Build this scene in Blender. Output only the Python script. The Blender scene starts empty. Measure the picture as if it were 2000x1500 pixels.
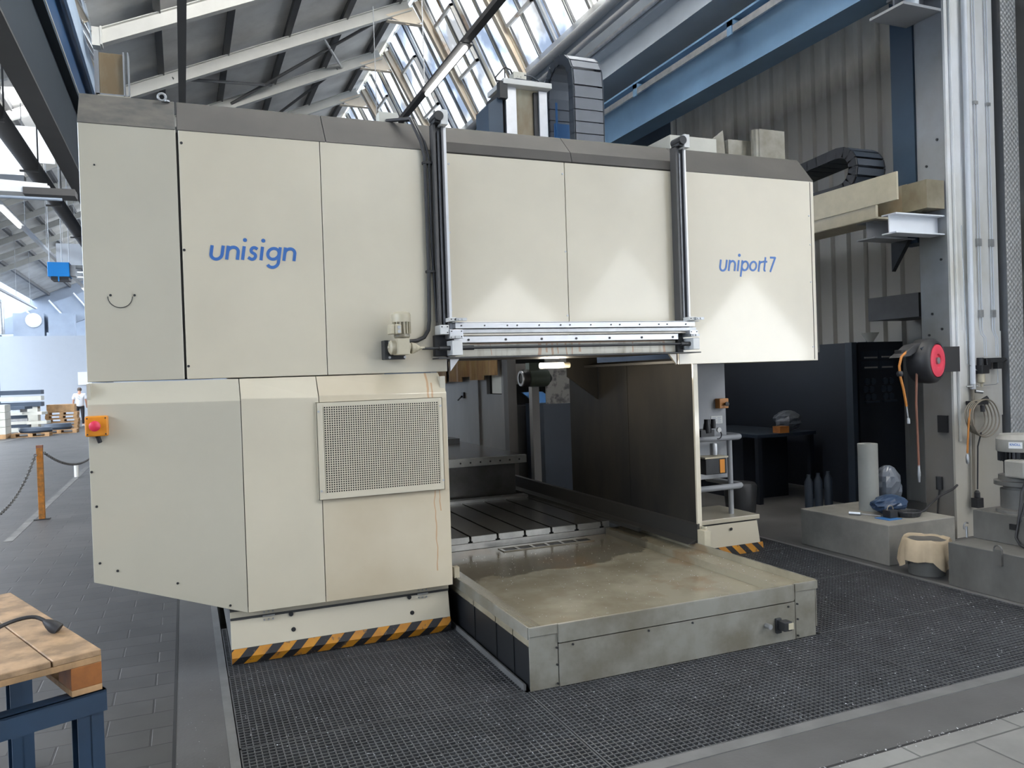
import bpy, bmesh, math, random
from mathutils import Vector, Matrix
random.seed(7)
S = bpy.context.scene
COL = S.collection
PI = math.pi

# ------------------------------------------------------------------ camera
yaw, pitch, roll = math.radians(22.529), math.radians(-0.626), math.radians(-1.899)
fwd0 = Vector((math.sin(yaw), math.cos(yaw), 0)); rgt0 = Vector((math.cos(yaw), -math.sin(yaw), 0)); up0 = Vector((0, 0, 1))
fw = fwd0*math.cos(pitch) + up0*math.sin(pitch); u2 = up0*math.cos(pitch) - fwd0*math.sin(pitch)
rg = rgt0*math.cos(roll) + u2*math.sin(roll); uu = u2*math.cos(roll) - rgt0*math.sin(roll)
cd = bpy.data.cameras.new('camera'); cam = bpy.data.objects.new('camera', cd); COL.objects.link(cam)
cam.matrix_world = Matrix(((rg.x, uu.x, -fw.x, 0), (rg.y, uu.y, -fw.y, 0), (rg.z, uu.z, -fw.z, 1.65), (0, 0, 0, 1)))
cd.sensor_width = 36; cd.lens = 1545.2/2000*36; cd.clip_start = .05; cd.clip_end = 300
S.camera = cam
S.view_settings.view_transform = 'Standard'; S.view_settings.look = 'None'
S.view_settings.exposure = 0.25; S.view_settings.gamma = 1.0; S.view_settings.use_curve_mapping = False

# ------------------------------------------------------------------ sky
W = bpy.data.worlds.new('sky'); S.world = W; W.use_nodes = True
wn, wl = W.node_tree.nodes, W.node_tree.links
for n in list(wn): wn.remove(n)
wo = wn.new('ShaderNodeOutputWorld'); wb = wn.new('ShaderNodeBackground'); wb.inputs[1].default_value = 8.5
tc = wn.new('ShaderNodeTexCoord'); nz = wn.new('ShaderNodeTexNoise'); nz.inputs['Scale'].default_value = 3.0; nz.inputs['Detail'].default_value = 6
cr = wn.new('ShaderNodeValToRGB')
cr.color_ramp.elements[0].position = .42; cr.color_ramp.elements[0].color = (.62, .78, 1, 1)
cr.color_ramp.elements[1].position = .62; cr.color_ramp.elements[1].color = (1, .98, .95, 1)
wl.new(tc.outputs['Generated'], nz.inputs['Vector']); wl.new(nz.outputs['Fac'], cr.inputs[0]); wl.new(cr.outputs[0], wb.inputs[0]); wl.new(wb.outputs[0], wo.inputs[0])

# ------------------------------------------------------------------ daylight through the roof glazing and added fill lamps
def area(name, loc, target, sx, sy, power, col):
    l = bpy.data.lights.new(name, 'AREA'); l.shape = 'RECTANGLE'; l.size = sx; l.size_y = sy; l.energy = power; l.color = col
    o = bpy.data.objects.new(name, l); COL.objects.link(o); o.location = loc
    o.rotation_euler = (Vector(target)-Vector(loc)).to_track_quat('-Z', 'Y').to_euler()
    return o
area('daylight_near_glazing', (6.35, -2.6, 9.4), (1.8, 4.0, 1.6), 4.5, 2.4, 580, (1.0, .96, .89))
area('column_fill', (13.6, -6.0, 9.2), (6.5, 4.5, 2.8), 10.0, 2.4, 1050, (1.0, .98, .94))  # unseen lamp added to brighten the column face from the right
area('ceiling_fill', (5.45, 7.0, 9.0), (4.75, 7.55, 9.25), 8.0, 1.3, 2500, (1.0, .985, .96))  # fill lamp added out of view, tilted up to brighten the roof boards
area('daylight_left_glazing', (-1.75, -3.0, 9.3), (-6, 2, 0), 8.0, 2.4, 120, (.95, .975, 1.0))
area('daylight_far_glazing', (-1.8, 26.0, 9.2), (-6.5, 32, 4.5), 26.0, 2.4, 2000, (.97, .985, 1.0))

# ------------------------------------------------------------------ materials
MATS = {}
def rgb(h):
    h = h.lstrip('#'); v = [int(h[i:i+2], 16)/255 for i in (0, 2, 4)]
    return tuple(((c+.055)/1.055)**2.4 if c > .04045 else c/12.92 for c in v)
def mat(name, col, rough=.5, metal=0.0, var=.12, scale=3.0, col2=None, bump=0.0, bscale=40, stretch=None, spec=.5, contrast=(.35, .7)):
    m = bpy.data.materials.new(name); m.use_nodes = True; MATS[name] = m
    n, l = m.node_tree.nodes, m.node_tree.links
    b = n['Principled BSDF']; b.inputs['Roughness'].default_value = rough; b.inputs['Metallic'].default_value = metal
    b.inputs['Specular IOR Level'].default_value = spec
    t = n.new('ShaderNodeTexCoord'); mp = n.new('ShaderNodeMapping'); l.new(t.outputs['Object'], mp.inputs[0])
    if stretch: mp.inputs['Scale'].default_value = stretch
    z = n.new('ShaderNodeTexNoise'); z.inputs['Scale'].default_value = scale; z.inputs['Detail'].default_value = 5; z.inputs['Roughness'].default_value = .6
    l.new(mp.outputs[0], z.inputs['Vector'])
    r = n.new('ShaderNodeValToRGB'); r.color_ramp.elements[0].position = contrast[0]; r.color_ramp.elements[1].position = contrast[1]
    c2 = col2 if col2 else tuple(c*(1-var) for c in col)
    r.color_ramp.elements[0].color = (*c2, 1); r.color_ramp.elements[1].color = (*col, 1)
    l.new(z.outputs['Fac'], r.inputs[0]); l.new(r.outputs[0], b.inputs['Base Color'])
    if bump:
        z2 = n.new('ShaderNodeTexNoise'); z2.inputs['Scale'].default_value = bscale; z2.inputs['Detail'].default_value = 4
        l.new(mp.outputs[0], z2.inputs['Vector']); bm_ = n.new('ShaderNodeBump'); bm_.inputs['Strength'].default_value = bump; bm_.inputs['Distance'].default_value = .01
        l.new(z2.outputs['Fac'], bm_.inputs['Height']); l.new(bm_.outputs[0], b.inputs['Normal'])
    m['rampnode'] = r.name
    return m
def emis(name, col, s):
    m = bpy.data.materials.new(name); m.use_nodes = True; MATS[name] = m
    b = m.node_tree.nodes['Principled BSDF']; b.inputs['Base Color'].default_value = (*col, 1)
    b.inputs['Emission Color'].default_value = (*col, 1); b.inputs['Emission Strength'].default_value = s
    return m
def mathn(m, op, a, b=None, c=None):
    n, l = m.node_tree.nodes, m.node_tree.links; x = n.new('ShaderNodeMath'); x.operation = op
    for i, v in enumerate((a, b, c)):
        if v is None: continue
        if isinstance(v, (int, float)): x.inputs[i].default_value = v
        else: l.new(v, x.inputs[i])
    return x.outputs[0]
def sepxyz(m):
    n, l = m.node_tree.nodes, m.node_tree.links
    t = n.new('ShaderNodeTexCoord'); s = n.new('ShaderNodeSeparateXYZ'); l.new(t.outputs['Object'], s.inputs[0]); return s.outputs
def coat(*names):
    for q in names:
        b = MATS[q].node_tree.nodes['Principled BSDF']; b.inputs['Coat Weight'].default_value = 1; b.inputs['Coat Roughness'].default_value = .07; b.inputs['Coat IOR'].default_value = 1.5
def overlay(m, mask, col):
    n, l = m.node_tree.nodes, m.node_tree.links; b = n['Principled BSDF']
    src = b.inputs['Base Color'].links[0].from_socket
    mx = n.new('ShaderNodeMix'); mx.data_type = 'RGBA'; l.new(mask, mx.inputs[0]); l.new(src, mx.inputs[6]); mx.inputs[7].default_value = (*col, 1)
    l.new(mx.outputs[2], b.inputs['Base Color'])
def streaks(m, items, col=(.45, .20, .06)):
    """rust runs at (x, z_top, z_bottom, half_width) in the object's own coordinates"""
    X, Y, Z = sepxyz(m); n, l = m.node_tree.nodes, m.node_tree.links
    z = n.new('ShaderNodeTexNoise'); z.inputs['Scale'].default_value = 6; t = n.new('ShaderNodeTexCoord'); l.new(t.outputs['Object'], z.inputs['Vector'])
    wob = mathn(m, 'MULTIPLY_ADD', z.outputs['Fac'], .05, -.025)
    xx = mathn(m, 'ADD', X, wob); tot = None
    for (x, zt, zb, w) in items:
        d = mathn(m, 'ABSOLUTE', mathn(m, 'SUBTRACT', xx, x)); a = mathn(m, 'LESS_THAN', d, w)
        b1 = mathn(m, 'LESS_THAN', Z, zt); b2 = mathn(m, 'GREATER_THAN', Z, zb)
        k = mathn(m, 'MULTIPLY', mathn(m, 'MULTIPLY', a, b1), b2)
        tot = k if tot is None else mathn(m, 'MAXIMUM', tot, k)
    overlay(m, mathn(m, 'MULTIPLY', tot, .6), col)
    return m

CREAM = rgb('cbc2ac')
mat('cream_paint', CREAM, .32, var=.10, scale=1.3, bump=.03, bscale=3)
mat('cream_shaded', rgb('b9b3a1'), .36, var=.08, scale=1.3)  # same cream set darker to carry the weaker light on the left
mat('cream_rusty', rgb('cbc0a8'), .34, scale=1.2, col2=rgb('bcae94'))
streaks(MATS['cream_rusty'], [(-.66, 1.70, 1.52, .006), (-.635, 1.62, 1.50, .005), (-.64, .94, .42, .0035), (-.61, .94, .8, .003)])
mat('strip_rusty', rgb('d2cec0'), .35, scale=14, stretch=(1, 1, .15), col2=rgb('a9a08c'), contrast=(.3, .5))
streaks(MATS['strip_rusty'], [(x, 1.87, zb, w) for x, zb, w in ((.16, 1.78, .012), (.21, 1.80, .006), (.25, 1.78, .008), (.29, 1.79, .005), (.36, 1.78, .006), (.41, 1.78, .005), (.47, 1.80, .008), (.9, 1.79, .006), (1.16, 1.78, .010), (-.6, 1.79, .003), (-.2, 1.79, .003))] + [(.4, 1.868, 1.862, .75)], (.48, .2, .07))
coat('cream_paint', 'cream_shaded', 'cream_rusty')
mat('cap_grey', rgb('4e4b47'), .75, var=.2, scale=2.2, col2=rgb('454340'))
mat('cap_worn', rgb('5d5952'), .75, scale=6, col2=rgb('454543'), stretch=(1, 1, 2))
mat('steel', (.62, .63, .65), .28, .9, var=.15, scale=8, stretch=(1, 1, .3))
mat('bright_aluminium', (.56, .57, .59), .35, .75, var=.08, scale=12)
mat('galvanised', (.5, .51, .52), .42, .8, var=.25, scale=9)
mat('white_metal', (.66, .66, .64), .45, var=.06)
mat('dark_steel', (.035, .036, .038), .45, .2, var=.4, scale=4)
mat('black_plastic', (.015, .015, .017), .4, var=.3)
mat('rail_grey', (.14, .14, .145), .35, .6)
mat('rubber_black', (.02, .02, .022), .55)
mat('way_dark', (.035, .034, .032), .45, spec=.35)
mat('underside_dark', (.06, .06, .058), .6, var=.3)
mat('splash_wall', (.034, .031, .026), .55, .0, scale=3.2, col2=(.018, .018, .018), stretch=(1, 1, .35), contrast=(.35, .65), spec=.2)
mat('tray_paint', rgb('9a9380'), .24, .15, scale=1.7, col2=rgb('7d7562'), bump=.05, bscale=14, contrast=(.38, .6))
mat('tray_side', rgb('8a887f'), .42, .2, scale=3.5, col2=rgb('6f6a5c'), contrast=(.36, .62))
mat('tray_dark_side', (.007, .008, .01), .5)
mat('table_steel', (.16, .16, .16), .26, .7, scale=4, col2=(.08, .078, .072))
mat('table_edge', (.5, .5, .48), .3, .8, var=.3, scale=7)
mat('grating_grp', (.066, .068, .072), .5, var=.35, scale=5)
mat('pit_dark', (.012, .012, .012), .9)
mat('kerb_steel', (.17, .17, .168), .45, .25, var=.3, scale=5)
mat('concrete_smooth', (.085, .084, .083), .55, scale=1.6, col2=(.052, .051, .05), bump=.1, bscale=60)
mat('concrete_dirty', (.24, .225, .195), .8, scale=2.4, col2=(.15, .14, .12), bump=.2, bscale=30)
mat('oil_tank', (.13, .127, .118), .5, scale=3, col2=(.07, .068, .062), stretch=(1, 1, .6))
mat('pump_grey', (.27, .26, .235), .45, var=.2, scale=6)
mat('roof_board', (.74, .725, .69), .85, scale=.9, col2=(.52, .50, .47), bump=.15, bscale=8, contrast=(.3, .62))
mat('roof_purlin', (.13, .13, .13), .7)
mat('roof_white', (.50, .50, .47), .5, var=.1)
mat('roof_beige', (.68, .64, .55), .5, var=.12, col2=(.6, .5, .38), scale=1)
mat('glazing_white', (.85, .85, .83), .45, var=.05)
mat('glazing_rust', (.75, .74, .7), .5, scale=1.5, col2=(.45, .27, .13), contrast=(.3, .45))
mat('beam_blue', rgb('6f90ae'), .4, .0, var=.18, scale=1.5)
mat('girder_slate', rgb('1c262f'), .7, var=.15)
mat('deep_blue', rgb('173f66'), .5)
mat('beam_blue_grey', rgb('a0a9b3'), .38, .0, var=.15, scale=1.2)
mat('beam_blue_dark', rgb('2f4254'), .45, var=.2)
mat('beam_edge_light', rgb('a9bdd2'), .5)
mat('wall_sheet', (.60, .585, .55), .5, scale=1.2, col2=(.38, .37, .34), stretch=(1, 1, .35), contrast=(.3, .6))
mat('navy_paint', (.003, .006, .013), .5, var=.3)
mat('navy_mid', (.008, .016, .03), .5, var=.3)
mat('column_white', rgb('f0f3f9'), .42, scale=.9, col2=rgb('c6c4bb'), stretch=(1, 1, .6))
mat('column_grey', rgb('8e9298'), .5, scale=1.5, col2=rgb('7c7c7a'))
mat('steel_pale', rgb('dde1e7'), .45, var=.08)
mat('steel_grey', rgb('9b9da0'), .5, var=.12)
mat('duct_dark', (.075, .072, .07), .6)
mat('wood_pale', rgb('c49a6c'), .65, scale=3, col2=rgb('8f7250'), stretch=(1, 8, 1), bump=.1, bscale=30)
mat('wood_top', rgb('a98a68'), .6, scale=7, col2=rgb('7c654b'), bump=.12, bscale=30, contrast=(.4, .6))
mat('wood_block', rgb('a8672a'), .6, scale=6, col2=rgb('7d4a1d'))
mat('trestle_blue', rgb('1f3850'), .45, var=.25)
mat('post_orange', rgb('a8681c'), .5, scale=20, col2=rgb('6d4a1e'))
mat('orange_box', rgb('d98a1e'), .4, var=.08)
mat('orange_dim', rgb('c08040'), .45, var=.1)
mat('red_button', rgb('d8324f'), .35, var=.05)
mat('red_reel', rgb('e2485c'), .4, var=.12, scale=6)
mat('logo_blue', rgb('3767a9'), .4, var=.03)
mat('chain_grey', rgb('6f747c'), .45, var=.15, scale=5)
mat('chain_dark', rgb('26303c'), .5, var=.2)
mat('panel_blue', rgb('3a6ea5'), .45)
mat('motor_cream', rgb('bdb49c'), .35, var=.15, scale=8)
mat('hose_orange', rgb('b8742a'), .5)
mat('hose_brown', rgb('7b4f3c'), .5)
mat('hose_grey', rgb('7d7466'), .5)
mat('cabin_grey', (.20, .19, .18), .5, scale=1, col2=(.13, .125, .12), stretch=(1, 1, .4))
mat('curtain_ochre', rgb('9a8050'), .7, scale=9, col2=rgb('7a5636'), stretch=(1, 1, .2))
mat('head_green', rgb('566058'), .45, var=.15)
mat('panel_pale', (.58, .57, .5), .5, var=.1, scale=4)
mat('stained_sheet', (.16, .155, .145), .6, scale=7, col2=(.04, .04, .04), contrast=(.4, .5))
mat('stained_cast', rgb('9a9682'), .5, scale=5, col2=rgb('7d6a4e'), stretch=(1, 1, .4))
mat('tread_shaded', (.11, .11, .11), .45, .2)  # darker copy of the tread plate, shade of the side face put into colour
mat('cloth_white', (.26, .26, .24), .85)
mat('bag_cloth', rgb('b9a68a'), .8, var=.2, scale=5)
mat('bag_blue', rgb('2d3f58'), .35, var=.2)
mat('bag_clear', rgb('5b6068'), .3, var=.15)
mat('skin', rgb('b98a70'), .6); mat('shirt', rgb('d8dbe2'), .8, var=.05); mat('trouser', rgb('34353b'), .8); mat('hair', rgb('5a5048'), .8)
mat('partition_white', rgb('a0a6ae'), .6, var=.03)
mat('far_metal', rgb('98a3b2'), .6, var=.15, scale=1)
mat('far_dark', rgb('3d4a5a'), .6, var=.3, scale=1)
mat('heater_blue', rgb('0f96ea'), .4, var=.03)
mat('duct_white', (.8, .81, .82), .5, var=.06)
mat('line_paint', (.15, .147, .138), .6, var=.5, scale=5)
emis('tube_glow', (1, .93, .78), 5.0)
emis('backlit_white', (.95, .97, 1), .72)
emis('tube_day', (1, 1, .98), 3.2)
# hazard stripes
def hazard(name, sgn=1, ox=0.0):
    m = mat(name, rgb('c98a1c'), .5, scale=9, col2=rgb('a8702a'))
    X, Y, Z = sepxyz(m)
    v = mathn(m, 'MULTIPLY_ADD', Z, -1.0*sgn, X); v = mathn(m, 'ADD', v, ox+10); fr = mathn(m, 'FRACT', mathn(m, 'DIVIDE', v, .142))
    overlay(m, mathn(m, 'LESS_THAN', fr, .48), (.018, .018, .02))
    z = m.node_tree.nodes.new('ShaderNodeTexNoise'); z.inputs['Scale'].default_value = 28; z.inputs['Detail'].default_value = 6
    t = m.node_tree.nodes.new('ShaderNodeTexCoord'); m.node_tree.links.new(t.outputs['Object'], z.inputs['Vector'])
    overlay(m, mathn(m, 'MULTIPLY', mathn(m, 'GREATER_THAN', z.outputs['Fac'], .63), .7), (.12, .08, .05))
    return m
hazard('hazard_left', 1); hazard('hazard_right', -1, .03)
# brick-like floor blocks
def blocks(name, bw, bh, c1, c2, mortar, off=.5, rot=0, msz=.006):
    m = mat(name, c1, .5, scale=2, bump=.1, bscale=40)
    n, l = m.node_tree.nodes, m.node_tree.links; b = n['Principled BSDF']
    br = n.new('ShaderNodeTexBrick'); br.offset = off; br.inputs['Color1'].default_value = (*c1, 1); br.inputs['Color2'].default_value = (*c2, 1); br.inputs['Mortar'].default_value = (*mortar, 1)
    br.inputs['Scale'].default_value = 1; br.inputs['Mortar Size'].default_value = msz; br.inputs['Mortar Smooth'].default_value = .3; br.inputs['Brick Width'].default_value = bw; br.inputs['Row Height'].default_value = bh
    t = n.new('ShaderNodeTexCoord'); mp = n.new('ShaderNodeMapping'); mp.inputs['Rotation'].default_value = (0, 0, rot)
    l.new(t.outputs['Object'], mp.inputs[0]); l.new(mp.outputs[0], br.inputs['Vector'])
    z = n.new('ShaderNodeTexNoise'); z.inputs['Scale'].default_value = 1.3; z.inputs['Detail'].default_value = 6; z.inputs['Roughness'].default_value = .65; l.new(t.outputs['Object'], z.inputs['Vector'])
    r = n.new('ShaderNodeMapRange'); r.inputs[1].default_value = .3; r.inputs[2].default_value = .7; r.inputs[3].default_value = .7; r.inputs[4].default_value = 1.3; l.new(z.outputs['Fac'], r.inputs[0])
    mx = n.new('ShaderNodeMix'); mx.data_type = 'RGBA'; mx.blend_type = 'MULTIPLY'; mx.inputs[0].default_value = 1
    l.new(br.outputs['Color'], mx.inputs[6]); l.new(r.outputs[0], mx.inputs[7]); l.new(mx.outputs[2], b.inputs['Base Color'])
    bp = n.new('ShaderNodeBump'); bp.inputs['Strength'].default_value = .4; bp.inputs['Distance'].default_value = .006; bp.invert = True
    l.new(br.outputs['Fac'], bp.inputs['Height']); l.new(bp.outputs[0], b.inputs['Normal'])
    return m
blocks('floor_blocks', .40, .20, (.056, .054, .052), (.042, .041, .040), (.024, .023, .023))
blocks('floor_slabs', .62, .30, (.17, .168, .16), (.14, .138, .13), (.06, .06, .058))
m = MATS['tray_paint']; n, l = m.node_tree.nodes, m.node_tree.links; X, Y, Z = sepxyz(m)
z = n.new('ShaderNodeTexNoise'); z.inputs['Scale'].default_value = 1.6; z.inputs['Detail'].default_value = 5; t = n.new('ShaderNodeTexCoord'); l.new(t.outputs['Object'], z.inputs['Vector'])
wet = n.new('ShaderNodeMapRange'); l.new(mathn(m, 'MULTIPLY_ADD', z.outputs['Fac'], 1.5, mathn(m, 'MULTIPLY_ADD', X, -.22, Y)), wet.inputs[0]); wet.inputs[1].default_value = 1.14; wet.inputs[2].default_value = 1.22; wet.inputs[3].default_value = 0; wet.inputs[4].default_value = .72
overlay(m, wet.outputs[0], (.085, .075, .055)); l.new(mathn(m, 'MULTIPLY_ADD', wet.outputs[0], -.14, .26), n['Principled BSDF'].inputs['Roughness'])
z3 = n.new('ShaderNodeTexNoise'); z3.inputs['Scale'].default_value = 2.3; z3.inputs['Detail'].default_value = 6; l.new(t.outputs['Object'], z3.inputs['Vector'])
r3 = n.new('ShaderNodeMapRange'); l.new(z3.outputs['Fac'], r3.inputs[0]); r3.inputs[1].default_value = .60; r3.inputs[2].default_value = .68; r3.inputs[3].default_value = 0; r3.inputs[4].default_value = .45
overlay(m, r3.outputs[0], (.23, .13, .055))
def lower_tone(name, ztop, soft, col, amt=.8, nscale=1.5):
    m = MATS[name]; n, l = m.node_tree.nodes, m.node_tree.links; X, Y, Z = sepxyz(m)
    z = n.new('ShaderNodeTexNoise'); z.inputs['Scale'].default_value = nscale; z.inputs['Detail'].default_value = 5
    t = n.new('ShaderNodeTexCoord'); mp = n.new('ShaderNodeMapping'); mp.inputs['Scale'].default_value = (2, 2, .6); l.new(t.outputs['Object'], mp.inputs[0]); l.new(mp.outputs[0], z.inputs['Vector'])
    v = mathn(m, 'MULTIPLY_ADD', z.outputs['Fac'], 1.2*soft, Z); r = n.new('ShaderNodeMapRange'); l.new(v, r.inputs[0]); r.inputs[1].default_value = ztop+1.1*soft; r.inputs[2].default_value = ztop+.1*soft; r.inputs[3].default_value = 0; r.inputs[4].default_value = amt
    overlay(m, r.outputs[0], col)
lower_tone('column_white', 1.5, 1.0, rgb('8a8270'), .75); lower_tone('column_grey', 1.6, 1.0, rgb('5c564c'), .75)  # brown-grey grime low on the column
lower_tone('wall_sheet', 5.35, .35, (.17, .165, .155), .9, 2.5)  # wall sheet toned darker below this height, with a ragged edge
# tread plate
m = mat('tread_plate', (.66, .66, .65), .35, .35, var=.15, scale=3)
n, l = m.node_tree.nodes, m.node_tree.links
t = n.new('ShaderNodeTexCoord'); mp = n.new('ShaderNodeMapping'); mp.inputs['Rotation'].default_value = (0, PI/4, 0); l.new(t.outputs['Object'], mp.inputs[0])
ck = n.new('ShaderNodeTexVoronoi'); ck.inputs['Scale'].default_value = 26; ck.inputs['Randomness'].default_value = 0; l.new(mp.outputs[0], ck.inputs['Vector'])
bp = n.new('ShaderNodeBump'); bp.inputs['Strength'].default_value = 1.0; bp.inputs['Distance'].default_value = .012; bp.invert = True; l.new(ck.outputs['Distance'], bp.inputs['Height']); l.new(bp.outputs[0], n['Principled BSDF'].inputs['Normal'])
# roof glass: dirty, partly clear, with sky patches and glow put in as emission
def glassmat(name, op, tint):
    m = bpy.data.materials.new(name); m.use_nodes = True; MATS[name] = m; n, l = m.node_tree.nodes, m.node_tree.links
    for q in list(n): n.remove(q)
    o = n.new('ShaderNodeOutputMaterial'); tr = n.new('ShaderNodeBsdfTransparent'); df = n.new('ShaderNodeBsdfTranslucent'); d2 = n.new('ShaderNodeBsdfDiffuse'); mx = n.new('ShaderNodeMixShader'); ad = n.new('ShaderNodeMixShader')
    df.inputs[0].default_value = (*tint, 1); d2.inputs[0].default_value = (*[c*.8 for c in tint], 1); tr.inputs[0].default_value = (.045, .052, .062, 1); ad.inputs[0].default_value = .35
    t = n.new('ShaderNodeTexCoord'); z = n.new('ShaderNodeTexNoise'); z.inputs['Scale'].default_value = 1.1; z.inputs['Detail'].default_value = 4; l.new(t.outputs['Object'], z.inputs['Vector'])
    r = n.new('ShaderNodeMapRange'); r.inputs[1].default_value = .4; r.inputs[2].default_value = .6; r.inputs[3].default_value = op[0]; r.inputs[4].default_value = op[1]; l.new(z.outputs['Fac'], r.inputs[0])
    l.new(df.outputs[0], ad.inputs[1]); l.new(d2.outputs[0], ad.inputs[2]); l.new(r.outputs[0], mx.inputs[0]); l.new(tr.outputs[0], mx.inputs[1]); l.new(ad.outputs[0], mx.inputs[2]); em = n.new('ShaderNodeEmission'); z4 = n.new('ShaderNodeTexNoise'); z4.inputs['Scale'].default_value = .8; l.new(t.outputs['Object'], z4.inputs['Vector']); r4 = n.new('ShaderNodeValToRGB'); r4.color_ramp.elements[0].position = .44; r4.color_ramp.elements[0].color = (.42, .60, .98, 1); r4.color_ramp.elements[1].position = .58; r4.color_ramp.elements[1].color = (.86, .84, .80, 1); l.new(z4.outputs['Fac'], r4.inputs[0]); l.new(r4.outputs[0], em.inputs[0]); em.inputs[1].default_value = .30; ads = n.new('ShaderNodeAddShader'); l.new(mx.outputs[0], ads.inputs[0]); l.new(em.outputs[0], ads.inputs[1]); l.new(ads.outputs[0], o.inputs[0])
    return m
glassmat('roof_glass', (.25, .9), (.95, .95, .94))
def white_strip(name, c1, c2):
    m = mat(name, c1, .5, scale=1.3, col2=c2, contrast=(.3, .42)); n, l = m.node_tree.nodes, m.node_tree.links
    b = n['Principled BSDF']; src = b.inputs['Base Color'].links[0].from_socket; tl = n.new('ShaderNodeBsdfTranslucent'); mx = n.new('ShaderNodeMixShader'); mx.inputs[0].default_value = .55
    l.new(src, tl.inputs[0]); l.new(b.outputs[0], mx.inputs[1]); l.new(tl.outputs[0], mx.inputs[2]); l.new(mx.outputs[0], n['Material Output'].inputs[0])
white_strip('strip_white', (.9, .9, .88), (.85, .85, .82)); white_strip('strip_rust', (.85, .83, .76), (.5, .3, .15))
m = mat('clear_plastic', (.35, .35, .33), .2, var=.2)

# ------------------------------------------------------------------ mesh builder
class MB:
    def __init__(s): s.bm = bmesh.new(); s.mi = 0
    def _f(s, vs):
        try: f = s.bm.faces.new(vs); f.material_index = s.mi; return f
        except ValueError: return None
    def box(s, x0, x1, y0, y1, z0, z1, M=None):
        P = [Vector((x, y, z)) for x in (x0, x1) for y in (y0, y1) for z in (z0, z1)]
        if M is not None: P = [M @ p for p in P]
        v = [s.bm.verts.new(p) for p in P]
        for q in ((0, 1, 3, 2), (4, 6, 7, 5), (0, 4, 5, 1), (2, 3, 7, 6), (0, 2, 6, 4), (1, 5, 7, 3)): s._f([v[i] for i in q])
        return s
    def prism(s, pts, ax, a, b):
        def mk(p, t):
            return {'x': Vector((t, p[0], p[1])), 'y': Vector((p[0], t, p[1])), 'z': Vector((p[0], p[1], t))}[ax]
        A = [s.bm.verts.new(mk(p, a)) for p in pts]; B = [s.bm.verts.new(mk(p, b)) for p in pts]
        s._f(A); s._f(B[::-1]); n = len(pts)
        for i in range(n): s._f([A[i], B[i], B[(i+1) % n], A[(i+1) % n]])
        return s
    def loft(s, loops, caps=True):
        L = [[s.bm.verts.new(p) for p in lp] for lp in loops]; n = len(L[0])
        for a, b in zip(L, L[1:]):
            for i in range(n): s._f([a[i], a[(i+1) % n], b[(i+1) % n], b[i]])
        if caps: s._f(L[0][::-1]); s._f(L[-1])
        return s
    def tube(s, pts, r, n=10, closed=False, sm=True):
        pts = [Vector(p) for p in pts]; loops = []; N = len(pts); prev = None
        for i, p in enumerate(pts):
            a = pts[i-1] if (i or closed) else p; b = pts[(i+1) % N] if (i < N-1 or closed) else p
            d = (b-a).normalized()
            if prev is None:
                u = d.cross(Vector((0, 0, 1)));
                if u.length < .1: u = d.cross(Vector((0, 1, 0)))
                u.normalize()
            else:
                u = prev-d*prev.dot(d)
                u.normalize()
            prev = u; w = d.cross(u); rr = r[i] if isinstance(r, (list, tuple)) else r
            loops.append([p+(u*math.cos(2*PI*k/n)+w*math.sin(2*PI*k/n))*rr for k in range(n)])
        if closed: loops.append(loops[0]); s.loft(loops, False)
        else: s.loft(loops)
        return s
    def lathe(s, prof, c, ax=(0, 0, 1), n=24, caps=True):
        a = Vector(ax).normalized(); u = a.cross(Vector((0, 0, 1)));
        if u.length < .1: u = Vector((1, 0, 0))
        u.normalize(); w = a.cross(u); c = Vector(c)
        s.loft([[c+a*h+(u*math.cos(2*PI*k/n)+w*math.sin(2*PI*k/n))*r for k in range(n)] for r, h in prof], caps); return s
    def mat(s, i): s.mi = i; return s

def obj(name, mb, mats, parent=None, bevel=0, smooth=None, label=None, local=False, kind=None):
    me = bpy.data.meshes.new(name)
    bmesh.ops.recalc_face_normals(mb.bm, faces=mb.bm.faces)
    root = parent
    while root is not None and root.parent: root = root.parent
    off = Vector(root.get('base', (0, 0, 0))) if (root is not None and not local) else Vector((0, 0, 0))
    if off.length: bmesh.ops.translate(mb.bm, vec=-off, verts=mb.bm.verts)
    mb.bm.to_mesh(me); mb.bm.free()
    for mm in (mats if isinstance(mats, (list, tuple)) else [mats]): me.materials.append(MATS[mm])
    if smooth is not None:
        for p in me.polygons: p.use_smooth = True
        me.set_sharp_from_angle(angle=math.radians(smooth))
    o = bpy.data.objects.new(name, me); COL.objects.link(o)
    if parent: o.parent = parent
    if bevel:
        b = o.modifiers.new('bevel', 'BEVEL'); b.width = bevel; b.segments = 2; b.limit_method = 'ANGLE'; b.angle_limit = math.radians(40)
    if label: o['label'] = label
    if kind: o['kind'] = kind
    return o
def thing(name, label, cat, base=(0, 0, 0), rz=0, group=None):
    o = bpy.data.objects.new(name, None); COL.objects.link(o); o.location = base; o.rotation_euler = (0, 0, rz); o.empty_display_size = .1
    o['label'] = label; o['category'] = cat; o['base'] = list(base)
    if group: o['group'] = group
    return o
def tag(o, label, cat, group=None, kind=None):
    o['label'] = label; o['category'] = cat
    if group: o['group'] = group
    if kind: o['kind'] = kind
    return o
def struct(name, mb, mats, **k): return obj(name, mb, mats, kind='structure', **k)
def single(name, mb, mats, label, cat, group=None, base=None, **k):
    """one-mesh thing with its origin at its base"""
    if base is not None: bmesh.ops.translate(mb.bm, vec=-Vector(base), verts=mb.bm.verts)
    o = obj(name, mb, mats, **k)
    if base is not None: o.location = base
    return tag(o, label, cat, group)
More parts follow.
